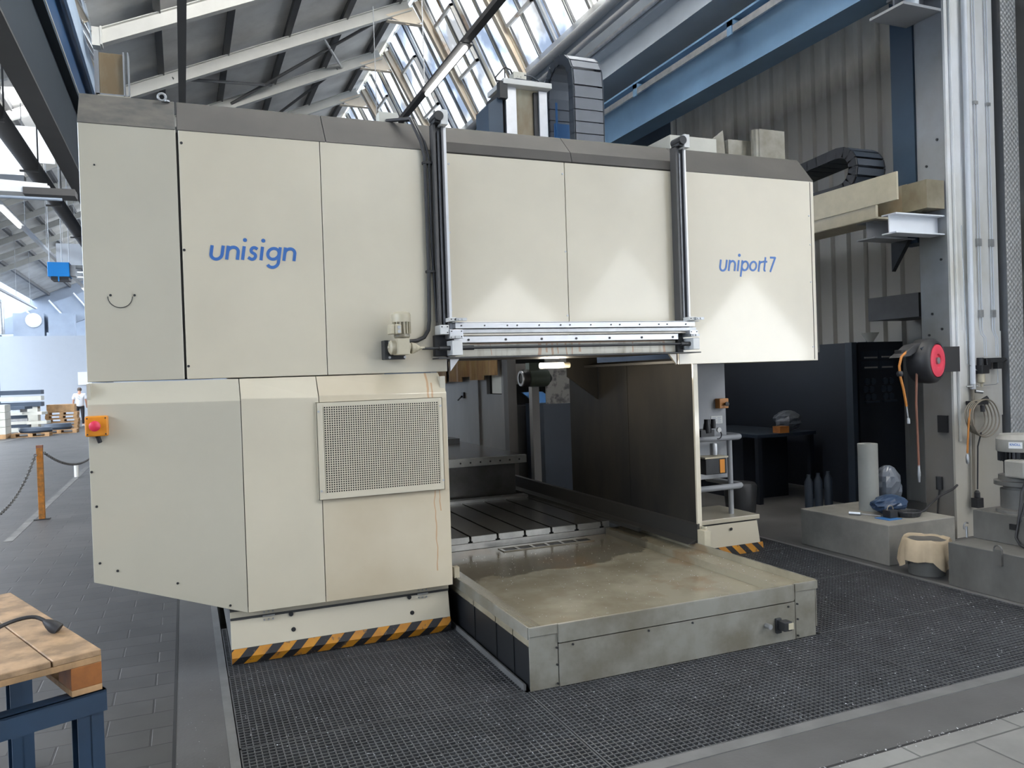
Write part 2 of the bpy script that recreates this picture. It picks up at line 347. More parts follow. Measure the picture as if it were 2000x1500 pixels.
def dup(r, loc, rz=None, label=None):
    c = r.copy(); COL.objects.link(c); c.location = loc
    if rz is not None: c.rotation_euler = (0, 0, rz)
    if label: c['label'] = label
    for ch in list(r.children):
        d = ch.copy(); COL.objects.link(d); d.parent = c
        for g in list(ch.children):
            e = g.copy(); COL.objects.link(e); e.parent = d
    return c
def arc(c, r, a0, a1, n, plane='xz'):
    out = []
    for i in range(n+1):
        a = a0+(a1-a0)*i/n; p, q = r*math.cos(a), r*math.sin(a)
        out.append({'xz': (c[0]+p, c[1], c[2]+q), 'yz': (c[0], c[1]+p, c[2]+q), 'xy': (c[0]+p, c[1]+q, c[2])}[plane])
    return out
def textmesh(name, s, x0, x1, z0, z1, y, parent, mt, shear=0.0, face='y'):
    c = bpy.data.curves.new(name, 'FONT'); c.body = s; c.size = 1; c.shear = shear; c.extrude = .004; c.offset = .014
    o = bpy.data.objects.new(name, c); COL.objects.link(o); bpy.context.view_layer.update()
    me = bpy.data.meshes.new_from_object(o.evaluated_get(bpy.context.evaluated_depsgraph_get()))
    bpy.data.objects.remove(o)
    xs = [v.co.x for v in me.vertices]; ys = [v.co.y for v in me.vertices]
    root = parent
    while root.parent: root = root.parent
    off = Vector(root['base'])
    for v in me.vertices:
        X = x0+(v.co.x-min(xs))/(max(xs)-min(xs))*(x1-x0); Z = z0+(v.co.y-min(ys))/(max(ys)-min(ys))*(z1-z0)
        v.co = Vector((X, y-.0012-(v.co.z > 0)*.0012, Z))-off
    me.materials.clear(); me.materials.append(MATS[mt])
    o = bpy.data.objects.new(name, me); COL.objects.link(o); o.parent = parent
    return o

def A_(cx, cy, r, a0, a1, n=14): return [(cx+r*math.cos(math.radians(a0+(a1-a0)*i/n)), cy+r*math.sin(math.radians(a0+(a1-a0)*i/n))) for i in range(n+1)]
GL = {
 'u': (.98, [[(.1, 1)]+A_(.475, .385, .375, 180, 360)+[(.85, 1)]]),
 'n': (.95, [[(.1, 0), (.1, 1)], [(.1, .45)]+A_(.465, .54, .365, 170, 0)+[(.83, 0)]]),
 'i': (.2, [[(.1, 0), (.1, 1)]]),
 's': (.7, [[(.62, .80)]+A_(.38, .72, .20, 60, 230, 10)+A_(.32, .28, .22, 50, -130, 12)+[(.03, .20)]]),
 'g': (1.1, [A_(.5, .5, .40, 0, 360, 28), [(.93, 1), (.93, -.12)]+A_(.53, -.10, .40, 0, -150)]),
 'p': (1.0, [[(.1, 1), (.1, -.5)], A_(.5, .5, .40, 0, 360, 28)]),
 'o': (1.0, [A_(.5, .5, .40, 0, 360, 28)]),
 'r': (.5, [[(.1, 0), (.1, 1)], [(.1, .5)]+A_(.42, .58, .32, 170, 75, 8)]),
 't': (.6, [[(.3, 1.35), (.3, .25)]+A_(.42, .22, .12, 180, 300, 6), [(.05, .93), (.58, .93)]]),
 '7': (.8, [[(.0, 1.33), (.72, 1.33)], [(.70, 1.38), (.22, 0)]])}
def stroke_text(name, items, x0, zb, xh, w, y, parent, mt, shear, sx=1.0):
    mb = MB(); w *= xh/2
    def P(p): return Vector(((p[0]*sx+shear*p[1])*xh+x0, 0, p[1]*xh+zb))
    def dot(cx, cz, r, nn):
        c = P((cx, cz)); mb.prism([(c.x+r*math.cos(2*PI*k/nn), c.z+r*math.sin(2*PI*k/nn)) for k in range(nn)], 'y', y-.0024, y-.0006)
    for ch, off in items:
        for pi_, path in enumerate(GL[ch][1]):
            yo = .0004*pi_
            q = [P((px_+off/sx if False else px_+off, pz_)) for px_, pz_ in path]; loops = []
            for i, p in enumerate(q):
                cl = (q[0]-q[-1]).length < 1e-5
                a = q[i-1] if i else (q[-2] if cl else p); b = q[i+1] if i < len(q)-1 else (q[1] if cl else p)
                d = (b-a).normalized(); n = Vector((-d.z, 0, d.x))*w
                loops.append([Vector((v.x, yy, v.z)) for v, yy in ((p+n, y-.0006-yo), (p-n, y-.0006-yo), (p-n, y-.0024-yo), (p+n, y-.0024-yo))])
            mb.loft(loops)
        if ch == 'i': dot(off+.1, 1.45, .145*xh*(1.0 if w > .006 else .9), 20)
    return obj(name, mb, mt, parent)

# ================================================================== THE HALL
RX, RZ, VX, VZ, LX = 5.2, 10.46, 6.6, 7.65, -1.2      # ridge, right valley, left valley of the machine bay
BAY = 7.8
SL = (RZ-VZ)/(RX-LX)
# floor with a pit for the gratings
mb = MB()
mb.mat(0).box(-30, -.1, -14, 62, -.3, 0)
mb.mat(1).box(-.1, .17, 2.5, 62, -.3, 0)
mb.mat(1).box(.17, 5.1, 2.5, 2.86, -.3, 0)
mb.mat(1).box(5.1, 12, 2.5, 62, -.3, 0)
mb.mat(1).box(.17, 5.1, 9.5, 62, -.3, 0)
mb.mat(2).box(-.1, 12, -14, 2.5, -.3, 0)
mb.mat(3).box(.17, 5.1, 2.86, 9.5, -.42, -.3)
mb.mat(3).box(.171, .19, 2.87, 9.49, -.3, -.045); mb.box(5.08, 5.099, 2.87, 9.49, -.3, -.045); mb.box(.19, 5.08, 2.861, 2.88, -.3, -.045)
mb.mat(4).box(.17, 5.1, 2.79, 2.862, -.05, .004); mb.box(.13, .172, 2.79, 9.5, -.05, .004); mb.box(5.098, 5.14, 2.79, 9.5, -.05, .004)
mb.mat(3).box(-.105, -.09, 2.5, 60, -.01, .0015); mb.box(-.1, 9, 2.50, 2.512, -.01, .0015)
struct('floor', mb, ['floor_blocks', 'concrete_smooth', 'floor_slabs', 'pit_dark', 'kerb_steel'])
# worn floor markings far down the aisle
def strip(name, a, b, w, label):
    a, b = Vector((*a, 0)), Vector((*b, 0)); d = (b-a).normalized(); s = Vector((-d.y, d.x, 0))*w/2
    mb = MB(); mb.loft([[p+s, p-s, p-s+Vector((0, 0, .003)), p+s+Vector((0, 0, .003))] for p in (a, b)])
    o = struct(name, mb, 'line_paint'); return o
strip('trim_1', (-6.4, 24.5), (-4.4, 41.5), .12, '')
strip('trim_2', (-1.85, 10.2), (-1.95, 19.0), .09, '')
# ceiling: sloping boards of three saw-tooth bays
for i, dx in enumerate((-BAY, 0, BAY, 2*BAY, 3*BAY)):
    mb = MB(); mb.prism([(LX+dx, VZ), (RX+dx, RZ), (RX+dx, RZ+.12), (LX+dx, VZ+.12)], 'y', -14, 60)
    struct('ceiling' if not i else 'ceiling.%03d' % i, mb, 'roof_board')
for i, dx in enumerate((BAY, 2*BAY, 3*BAY)):
    mb = MB(); mb.prism([(RX+dx, RZ), (VX+dx, VZ), (VX+dx+.1, VZ), (RX+dx+.1, RZ)], 'y', 3 if i == 0 else -14, 60); struct('ceiling.%03d' % (i+5), mb, 'far_metal')  # unseen slabs added over the right bays' glazing to keep sky light out
mb = MB(); mb.prism([(RX+BAY, RZ), (VX+BAY, VZ), (VX+BAY+.02, VZ), (RX+BAY+.02, RZ)], 'y', -14, 3); struct('window_50', mb, 'roof_glass')  # unseen glowing pane added to light the column
# glazed slopes: one window run per bay part, with frame bars and panes
gd = Vector((VX-RX, 0, VZ-RZ)).normalized(); gn = Vector((-gd.z, 0, gd.x)); gL = math.hypot(VX-RX, VZ-RZ)
def slab_on_glazing(mb, y0, y1, s0, s1, t0, t1, dx=0):
    o = Vector((RX+dx, 0, RZ)); P = []
    for y in (y0, y1):
        P.append([o+gd*s+gn*t+Vector((0, y, 0)) for s, t in ((s0, t0), (s1, t0), (s1, t1), (s0, t1))])
    mb.loft(P)
R0, RS = 17.4, 2.87
wn_i = 0
mb = MB(); mb.prism([(RX-BAY, RZ), (VX-BAY, VZ), (VX-BAY+.05, VZ), (RX-BAY+.05, RZ)], 'y', -14, 8.75); struct('ceiling.010', mb, 'far_metal')  # unseen sheet added over the near left glazing to block its light
for dx, k0, k1 in ((0, -10, 8), (-BAY, -3, 8)):
    for k in range(k0, k1):
        y0 = R0+k*RS; wn_i += 1
        mb = MB()
        rusty = (dx == 0 and k in (-1, 1, 3, 5))
        for yy, w in ((y0, .14), (y0+RS*.25, .03), (y0+RS*.5, .13), (y0+RS*.75, .03)):
            mb.mat(0); slab_on_glazing(mb, yy-w, yy+w, .05, gL, .04, .05, dx); slab_on_glazing(mb, yy-w*.25, yy+w*.25, .05, gL, -.02, 0.02, dx)
            mb.mat(2); slab_on_glazing(mb, yy+w, yy+w+.02, .05, gL, -.01, .05, dx); slab_on_glazing(mb, yy-w-.012, yy-w, .05, gL, -.01, .05, dx); mb.mat(0)
        slab_on_glazing(mb, y0, y0+RS, .0, .10, -.02, .07, dx); slab_on_glazing(mb, y0, y0+RS, gL-.14, gL, -.02, .07, dx)
        mb.mat(1)
        if dx == 0 and k in (-2, -1, 0, 1, 2, 4):      # opening light with a weathered sash
            a = y0+RS*.5+.08; b = a+RS*.5-.3
            for (p, q, s0, s1) in ((a, a+.05, .9, 2.2), (b-.05, b, .9, 2.2), (a, b, .9, .96), (a, b, 2.14, 2.2)): slab_on_glazing(mb, p, q, s0, s1, -.12, -.04, dx)
        f = struct('window_%d' % wn_i, mb, ['strip_rust' if rusty else 'strip_white', 'glazing_rust', 'roof_purlin'])
        mb = MB(); slab_on_glazing(mb, y0, y0+RS, .05, gL-.05, .03, .036, dx); obj('pane', mb, 'roof_glass', f)
# purlins and rafters
pn = 0
for dx in (-BAY, 0):
    for j, x in enumerate((-.2, 1.05, 2.30, 3.55, 4.75)):
        zt = VZ+(x-LX)*SL; mb = MB(); mb.prism([(x-.06, zt-.17), (x+.06, zt-.17), (x+.06, zt), (x-.06, zt)], 'y', -13.9, 59.9)
        bmesh.ops.translate(mb.bm, vec=(dx, 0, 0), verts=mb.bm.verts)
        w = ('lowest', 'second from the bottom', 'middle', 'fourth from the bottom', 'topmost')[j]
        single('roof_purlin', mb, 'roof_purlin', 'dark grey roof purlin running lengthwise, %s on the %s roof slope' % (w, 'machine bay' if dx == 0 else 'left bay'), 'beam', 'dark purlins under the sloping roof boards')
def rafter(dx, y):
    """white I-section rafter below the purlins with its short glazing leg"""
    t = thing('roof_rafter', 'x', 'beam', (dx+LX, y, VZ-.35), 0, 'white rafters carrying the saw-tooth roof')
    def seg(mb, a, b, h, w):
        a, b = Vector(a), Vector(b); d = (b-a).normalized(); nrm = Vector((-d.z, 0, d.x))
        for t0, t1, hw in ((0, .015, w), (h-.015, h, w), (.015, h-.015, .006)):
            mb.loft([[p+nrm*t0+Vector((0, -hw, 0)), p+nrm*t0+Vector((0, hw, 0)), p+nrm*t1+Vector((0, hw, 0)), p+nrm*t1+Vector((0, -hw, 0))] for p in (a, b)])
    o = .17+.26
    mb = MB(); seg(mb, (dx+LX+.1, y, VZ-o+.03), (dx+RX-.15, y, RZ-o-.07), .25, .075); obj('sloping_flange_beam', mb, 'roof_white', t)
    mb = MB(); seg(mb, (dx+RX-.1, y, RZ-.30), (dx+VX-.10, y, VZ-.05), .16, .07); obj('glazing_leg', mb, 'roof_beige', t)
    mb = MB(); mb.prism([(dx+RX-.75, RZ-.66), (dx+RX-.12, RZ-.40), (dx+RX+.08, RZ-.72), (dx+RX-.25, RZ-.82)], 'y', y-.012, y+.012); mb.box(dx+RX-.72, dx+RX+.1, y-.07, y+.07, RZ-.80, RZ-.785); obj('knee_plate', mb, 'roof_beige', t)
    mb = MB(); mb.box(dx+LX+.02, dx+LX+.14, y-.1, y+.1, VZ-.42, VZ-.12); mb.box(dx+LX+.14, dx+LX+.17, y-.11, y+.11, VZ-.40, VZ-.10); obj('end_plate', mb, 'roof_white', t)
    return t
raf = rafter(0, R0-RS)
words = ('nearest', 'second', 'third', 'fourth', 'fifth', 'sixth', 'seventh', 'eighth', 'ninth', 'tenth', 'eleventh')
raf['label'] = 'white sloping roof rafter above the machine, nearest to the viewer'
for k in range(1, 8):
    dup(raf, (LX, R0+(k-1)*RS, VZ-.35), 0, 'white sloping roof rafter above the machine, %s from the viewer' % words[k])
for k in range(0, 12):
    dup(raf, (LX-BAY, R0+(k-1)*RS, VZ-.35), 0, 'white sloping roof rafter in the left bay, %s from the front' % (words+('twelfth',))[k])
# diagonal wind braces
for i, (x0, y0, x1, y1) in enumerate(((0.0, R0, 2.2, R0-RS*.15+RS), (1.3, R0+RS, 4.6, R0+.1), (3.0, R0, 4.0, R0+RS), (2.3, R0+2*RS, 3.9, R0+RS))):
    z0 = VZ+(x0-LX)*SL-.30; z1 = VZ+(x1-LX)*SL-.30
    mb = MB(); mb.tube([(x0, y0, z0), (x1, y1, z1)], .035, 6)
    single('roof_brace', mb, 'roof_white' if i == 2 else 'roof_purlin', ('dark thin brace between the second and third rafters low on the slope', 'long dark diagonal brace below the ridge', 'short pale diagonal brace between the second and third rafters', 'dark diagonal brace between the third and fourth rafters')[i], 'brace', smooth=40)
# walls
def sheet_wall(name, x, y0, y1, z0, z1, mt, pitch=.27, dep=.045, gapy=None):
    mb = MB(); pts = []; y = y0
    while y < y1:
        pts += [(x, y), (x, y+pitch*.55), (x-dep, y+pitch*.65), (x-dep, y+pitch*.9)]; y += pitch
    pts.append((x, y)); n = len(pts)
    mb.prism(pts+[(x+.12, y), (x+.12, y0)], 'z', z0, z1)
    return struct(name, mb, mt)
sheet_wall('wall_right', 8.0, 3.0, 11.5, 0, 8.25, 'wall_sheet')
mb = MB(); mb.box(8.0, 8.12, 11.5, 60, 0, 8.2); struct('wall_right.001', mb, 'far_dark')
mb = MB(); mb.box(-30, -.2, 60, 60.2, 0, 10.6); mb.box(-.2, 14, 60, 60.2, 0, 10.6); struct('wall_back', mb, 'far_metal')
mb = MB(); mb.box(-30.2, -30, -14, 60, 0, 7.6); struct('wall_left', mb, 'far_metal')
mb = MB(); mb.box(-30, 31, -14.2, -14, 0, 10.6); struct('wall_front', mb, 'steel_grey')
mb = MB(); mb.box(30.8, 31, -14, 60, 0, 10.6); struct('wall_outer', mb, 'far_metal')
mb = MB(); mb.box(8.12, 31, 11.6, 11.7, 0, 10.6); struct('wall_divider', mb, 'far_dark')
emis('unseen_window_glow', (1, .985, .95), 3.1); emis('unseen_window_glow_dim', (1, .985, .95), 1.1)
for k, (pts, mt) in enumerate((([(8.1, 1.2), (11.9, 1.2), (11.9, 3.2), (9.95, 4.9), (8.1, 3.2)], 'unseen_window_glow'), ([(15.6, 1.7), (22.3, 1.7), (22.3, 2.4), (19.6, 5.1), (17.4, 3.0), (15.6, 2.9)], 'unseen_window_glow'), ([(12.2, 3.5), (16.6, 3.5), (14.3, 6.0)], 'unseen_window_glow_dim'))):
    mb = MB(); mb.prism(pts, 'y', -13.99, -13.97); f = struct('window_%d' % (40+k), mb, mt)  # unseen lit windows shaped to give the panels' triangular reflections

# crane runway girders and valley beams
def ibeam_y(name, x, zb, h, w, y0, y1, mt, tf, label, cat='beam', wb=.012, shift=0):
    mb = MB(); mb.mat(0).box(x-wb, x+wb, y0, y1, zb+tf, zb+h-tf)
    mb.mat(1).box(x-w/2, x+w/2, y0, y1, zb, zb+tf); mb.mat(0).box(x-w/2, x+w/2, y0, y1, zb+h-tf, zb+h)
    return single(name, mb, mt, label, cat, base=(x, y0, zb))
ibeam_y('crane_runway_beam', 6.22, 5.10, .65, .32, -2, 20, ['beam_blue', 'beam_blue'], .025, 'lower blue steel crane runway beam on the right side')
mb = MB(); mb.box(6.045, 6.06, -2, 20, 5.57, 5.63)
c = thing('conductor_rail', 'long grey conductor bar clipped beside the right blue runway beam', 'rail', (6.05, 4, 5.57))
mb2 = MB(); mb2.box(6.03, 6.06, -2, 20, 5.55, 5.63); obj('bar', mb2, 'galvanised', c)
for y in (5.2, 7.5, 9.6, 12, 15):
    mb2 = MB(); mb2.box(6.02, 6.22, y, y+.09, 5.635, 5.70); mb2.box(6.02, 6.035, y, y+.09, 5.53, 5.70); obj('clamp', mb2, 'beam_blue', c)
# valley beam right: deep grey-blue profile with ledge, gutter pipes
mb = MB(); mb.prism([(6.40, 6.35), (7.0, 6.35), (7.0, 6.40), (6.64, 6.40), (6.64, 7.5), (6.9, 7.5), (6.9, 7.55), (6.42, 7.55), (6.42, 7.5), (6.60, 7.5), (6.60, 7.02), (6.46, 6.98), (6.46, 6.86), (6.60, 6.82), (6.60, 6.40), (6.40, 6.40)], 'y', -2, 40)
single('valley_beam', mb, 'beam_blue_grey', 'deep grey-blue valley beam above the right crane runway, under the glass', 'beam', base=(6.6, -2, 6.35))
for i, (x, z, r) in enumerate(((6.28, 7.34, .075), (6.36, 7.14, .05), (6.42, 6.93, .035))):
    mb = MB(); mb.tube([(x, -2, z), (x, 40, z)], r, 12)
    single('service_pipe', mb, 'steel_grey' if i < 2 else 'galvanised', ('thick grey service pipe just below the glazing, topmost of three', 'middle grey service pipe below the glazing', 'thin galvanised service pipe, lowest of the three beside the valley beam')[i], 'pipe', 'pipes along the right valley beam', base=(x, -2, z-r), smooth=40)
# left side: crane girder with wide bottom flange, rail, and dark blue valley beam
mb = MB(); mb.mat(0).box(-1.66, -1.41, -2, 40, 5.10, 5.13); mb.mat(1).box(-1.545, -1.525, -2, 40, 5.13, 6.38); mb.box(-1.66, -1.41, -2, 40, 6.38, 6.41)
single('crane_runway_beam', mb, ['duct_dark', 'girder_slate'], 'deep slate-blue crane girder crossing the top left corner, with a grey underside', 'beam', base=(-1.53, -2, 5.1))
mb = MB(); mb.tube([(-1.40, -2, 6.42), (-1.40, 15, 6.42)], .011, 6)
single('white_cable', mb, 'roof_white', 'thin white cable stretched along the top of the left crane girder', 'cable', base=(-1.40, -2, 6.40))
mb = MB(); mb.mat(0).box(-1.5, -1.44, -2, 40, 6.43, 7.5); mb.mat(1).box(-1.34, -1.30, -2, 40, 7.0, 7.25); mb.box(-1.36, -1.32, -2, 40, 7.27, 7.54)
single('valley_beam', mb, ['deep_blue', 'beam_edge_light'], 'dark blue valley beam with pale edge trim, above the left crane girder', 'beam', base=(-1.45, -2, 6.43))
# dark round duct left of it
mb = MB(); mb.tube([(-2.02, -2, 5.02), (-2.00, 9, 5.02), (-1.98, 13, 5.0), (-1.96, 23.4, 5.0)], .12, 16); 
c = thing('round_duct', 'long dark round duct hanging left of the blue crane girder', 'duct', (-2, 2, 4.9))
obj('pipe', mb, 'duct_dark', c, smooth=40)
for y in (11, 13.4, 15.8, 19, 23):
    mb = MB(); mb.box(-1.87, -1.855, y-.02, y+.02, 4.9, 5.6); mb.box(-2.1, -1.86, y-.02, y+.02, 4.86, 4.885); obj('hanger', mb, 'duct_dark', c)

# ---- columns on the right
t = thing('steel_column', 'tall white-painted steel column right of the machine, with pipes on its face', 'column', (6.9, 5.3, 0))
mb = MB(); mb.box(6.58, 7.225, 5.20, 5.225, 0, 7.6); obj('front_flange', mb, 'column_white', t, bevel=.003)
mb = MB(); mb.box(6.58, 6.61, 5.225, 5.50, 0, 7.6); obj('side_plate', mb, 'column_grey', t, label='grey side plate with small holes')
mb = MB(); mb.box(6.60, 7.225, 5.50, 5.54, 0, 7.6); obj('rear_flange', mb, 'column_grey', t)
mb = MB(); mb.tube([(6.64, 5.19, .9), (6.64, 5.19, 7.5)], .016, 8); obj('edge_moulding', mb, 'column_white', t, smooth=40)
mb = MB()
for (y, z) in ((5.30, 3.72), (5.42, 3.5), (5.33, 3.0), (5.29, 2.6), (5.4, 2.1), (5.3, 1.95), (5.44, 1.9)): mb.tube([(6.584, y, z), (6.572, y, z)], .012, 8)
obj('bolt', mb, 'dark_steel', t)
mb = MB(); mb.box(6.64, 7.22, 5.188, 5.20, 1.12, 1.92); obj('mounting_plate', mb, 'column_white', t)
mb = MB(); mb.box(6.58, 6.80, 5.545, 5.80, 2.80, 6.3)
single('steel_post', mb, 'beam_blue_dark', 'dark blue square post just behind the white column', 'post', base=(6.69, 5.67, 2.8))
# bracket carrying the runway beam
t = thing('girder_bracket', 'grey steel bracket with plate under the blue runway beam, on the white column', 'bracket', (6.4, 5.4, 4.9))
mb = MB(); mb.box(6.10, 6.575, 5.22, 5.60, 4.88, 4.905); obj('base_plate', mb, 'steel_grey', t)
mb = MB(); mb.box(6.2, 6.575, 5.40, 5.42, 4.905, 5.095); mb.box(6.3, 6.575, 5.25, 5.58, 5.07, 5.095); obj('web_plate', mb, 'steel_grey', t)
mb = MB(); mb.tube([(6.3, 5.30, 4.906), (6.3, 5.30, 5.07)], .06, 16); obj('pale_buffer', mb, 'steel_pale', t, smooth=40)
# lower beams and cable trough
t = thing('cantilever_beam', 'pale steel beam stub welded to the column, nearer of the two under the trough', 'beam', (6.3, 5.3, 2.82))
mb = MB(); mb.box(5.96, 6.575, 5.24, 5.40, 2.82, 2.832); mb.box(5.96, 6.575, 5.24, 5.40, 2.99, 3.002); mb.box(5.96, 6.575, 5.315, 5.325, 2.832, 2.99); obj('flange_section', mb, 'steel_pale', t)
t = thing('cantilever_beam', 'grey steel beam stub below the trough, farther of the two beside the column', 'beam', (6.2, 5.8, 2.8))
mb = MB(); mb.box(6.05, 6.575, 5.56, 5.78, 2.83, 2.842); mb.box(6.05, 6.575, 5.56, 5.78, 2.99, 3.002); mb.box(6.05, 6.575, 5.65, 5.66, 2.842, 2.99); obj('flange_section', mb, 'steel_grey', t)
mb = MB(); mb.prism([(5.58, 2.83), (5.78, 2.83), (5.78, 2.55)], 'x', 6.50, 6.55); obj('gusset', mb, 'dark_steel', t)
t = thing('cable_trough', 'long beige sheet-metal cable trough right of the machine top', 'trough', (5.9, 6, 3.0))
mb = MB(); mb.box(5.98, 6.0, 5.24, 9.0, 3.12, 3.37); obj('upper_side', mb, 'motor_cream', t)
mb = MB(); mb.box(5.99, 6.02, 5.49, 9.0, 3.00, 3.12); mb.box(6.0, 6.35, 5.49, 9.0, 2.995, 3.012); obj('lower_side', mb, 'motor_cream', t)
mb = MB(); mb.box(6.40, 6.42, 5.0+.5, 9.0, 3.06, 3.34); obj('rear_side', mb, 'tray_paint', t)
mb = MB(); mb.box(6.34, 6.565, 5.23, 5.50, 3.06, 3.32)
single('rusty_box_beam', mb, 'tray_paint', 'stained brown steel box end between trough and white column', 'beam', base=(6.45, 5.3, 3.06))
# horizontal energy chain lying in the trough
def energy_chain(t, path, width_vec, th, mt_slat, mt_side, name='link'):
    W2 = Vector(width_vec)/2; P = [Vector(p) for p in path]
    for i in range(len(P)-1):
        a, b = P[i], P[i+1]; d = (b-a); L = d.length; d.normalize(); nn = d.cross(W2.normalized()); mb = MB()
        a2 = a+d*L*.04; b2 = b-d*L*.04
        mb.mat(0).loft([[p-W2*.93+nn*th*.42, p+W2*.93+nn*th*.42, p+W2*.93+nn*th*.5, p-W2*.93+nn*th*.5] for p in (a2, b2)])
        mb.loft([[p-W2*.93-nn*th*.5, p+W2*.93-nn*th*.5, p+W2*.93-nn*th*.42, p-W2*.93-nn*th*.42] for p in (a2, b2)])
        mb.mat(1)
        for s in (-1, 1):
            mb.loft([[p+W2*s-W2*.06-nn*th*.5, p+W2*s+W2*.02-nn*th*.5, p+W2*s+W2*.02+nn*th*.5, p+W2*s-W2*.06+nn*th*.5] for p in (a-d*L*.03, b+d*L*.03)])
            mb.tube([a+W2*s*1.05+nn*th*.35, a+W2*s*.9+nn*th*.35], th*.10, 8)
        obj(name, mb, [mt_slat, mt_side], t)
t = thing('energy_chain', 'black cable carrier chain looping out of the beige trough', 'cable chain', (6.4, 6.6, 3.35))
pth = [(6.20, 9.0-.5*i, 3.74) for i in range(0, 5)]+[(6.20, 6.9, 3.76)]
pth = [(6.2, 8.6, 3.72), (6.2, 8.3, 3.73), (6.2, 8.0, 3.74), (6.2, 7.7, 3.75), (6.2, 7.4, 3.76), (6.2, 7.1, 3.75), (6.2, 6.85, 3.70)]
pth = [(6.2, 7.4-.13*i, 3.64+.008*i) for i in range(12)]+arc((6.2, 5.95, 3.545), .185, PI/2, PI*1.5, 8, 'yz')[1:]+[(6.2, 5.95+.13*i, 3.36) for i in range(1, 6)]
energy_chain(t, pth, (.36, 0, 0), .10, 'chain_dark', 'black_plastic')

# ---- machine top: ram, vertical chain, boxes (children of the machine, built below)

# ================================================================== THE MACHINE
G = thing('portal_milling_machine', 'large cream portal milling machine with a dark grey sloping top edge and blue lettering', 'milling machine', (2.1, 5.6, 0))
F = 4.95
def panel(name, x0, x1, z0, z1, mt, y=F, th=.02, gap=.002, **k):
    mb = MB(); mb.box(x0+gap, x1-gap, y, y+th, z0, z1); return obj(name, mb, mt, G, bevel=.003, **k)
def dots(parent, pts, y, r=.008, mt='dark_steel', name='screw'):
    mb = MB()
    for x, z in pts: mb.tube([(x, y+.001, z), (x, y-.004, z)], r, 8)
    return obj(name, mb, mt, parent)
p = panel('front_panel', -.494, .009, 1.69, 3.13, 'cream_shaded', label='leftmost cream panel with a round inspection cover')
mb = MB(); mb.lathe([(.0, 0), (.060, 0), (.060, -.004), (0, -.004)], (-.312, F-.0005, 2.165), (0, 1, 0), 32); obj('round_cover', mb, 'cream_shaded', p)
mb = MB(); mb.tube(arc((-.312, F-.003, 2.165), .062, PI*1.0, PI*2.0, 20), .0022, 5); obj('cover_seam', mb, 'dark_steel', p)
dots(p, [(-.36, 2.172), (-.238, 2.173)], F-.004, .007); dots(p, [(-.416, 2.897)], F, .005)
p = panel('front_panel', .018, .824, 1.69, 3.13, 'cream_paint', label='cream panel with large blue lettering')
stroke_text('lettering', [('u', 0), ('n', 1.1), ('i', 2.19), ('s', 2.62), ('i', 3.47), ('g', 3.9), ('n', 5.1)], .162, 2.388, .0815, .225, F, p, 'logo_blue', .15)
dots(p, [(.036, 3.055), (.03, 2.437), (.03, 1.765)], F, .008)
panel('front_panel', .824, 1.60, 1.69, 3.13, 'cream_paint')
p = panel('front_panel', 1.60, 2.502, 1.87, 3.12, 'cream_paint')
dots(p, [(1.655, 3.05), (1.645, 2.6), (1.64, 2.16), (1.64, 2.09), (2.485, 3.04), (2.49, 2.055), (2.49, 2.5)], F, .007, 'galvanised')
p = panel('front_panel', 2.502, 3.40, 1.87, 3.12, 'cream_paint')
p = panel('front_panel', 3.40, 4.735, 1.69, 3.13, 'cream_paint', label='rightmost cream panel with small blue lettering')
stroke_text('lettering', [('u', 0), ('n', 1.13), ('i', 2.26), ('p', 2.72), ('o', 3.78), ('r', 4.95), ('t', 5.45), ('7', 6.35)], 3.785, 2.393, .0845, .175, F, p, 'logo_blue', .17, .88)
mb = MB(); mb.box(4.697, 4.70, F-.003, F, 1.70, 3.12); obj('edge_seam', mb, 'dark_steel', p)
dots(p, [(4.685, 2.62), (4.68, 2.85), (4.685, 1.80), (4.68, 2.32)], F, .006, 'galvanised')
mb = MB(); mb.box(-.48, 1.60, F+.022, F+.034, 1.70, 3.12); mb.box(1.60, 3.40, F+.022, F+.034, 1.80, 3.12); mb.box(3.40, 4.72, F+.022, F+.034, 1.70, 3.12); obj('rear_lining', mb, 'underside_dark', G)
# seams are real gaps over the dark lining; corner gussets of the opening
for s, x in ((1, 1.62), (-1, 3.38)):
    mb = MB(); mb.prism([(x, 1.785), (x+s*.075, 1.785), (x, 1.69)], 'y', F+.0, F+.02); obj('corner_gusset', mb, 'bright_aluminium' if s > 0 else 'cream_paint', G)
# sloping grey caps
def cap(x0, x1, fold, mt, lab=None, tipl=0, tipr=0):
    mb = MB(); prof = [(F-.004, 3.128), (F+.02, 3.20), (5.12, 3.345)] if fold else [(F-.004, 3.128), (5.12, 3.345)]
    prof = prof+[(6.3, 3.36), (6.3, 3.33)]+([(5.11, 3.325), (F+.03, 3.19)] if fold else [(5.11, 3.32)])+[(F+.012, 3.12)]
    A = [Vector((x0+(tipl if i in (len(prof)//2-1, 0) and 0 else 0), p[0], p[1])) for i, p in enumerate(prof)]; B = [Vector((x1, p[0], p[1])) for p in prof]
    mb.loft([A, B]); return obj('sloping_cap', mb, mt, G, bevel=.003, label=lab)
c0 = cap(-.494, .005, False, 'cap_worn', 'worn dark grey cap, leftmost')
cap(.016, .86, False, 'cap_grey'); cap(.863, 1.62, False, 'cap_grey'); cap(1.623, 2.56, True, 'cap_grey'); cap(2.563, 3.46, True, 'cap_grey'); cap(3.463, 4.735, False, 'cap_grey')
mb = MB(); mb.tube(arc((-.06, 5.10, 3.36), .021, 0, 2*PI, 16)[:-1], .007, 6, closed=True); mb.tube([(-.035, 5.11, 3.335), (-.035, 5.11, 3.345)], .018, 10); obj('lifting_eye', mb, 'galvanised', G)
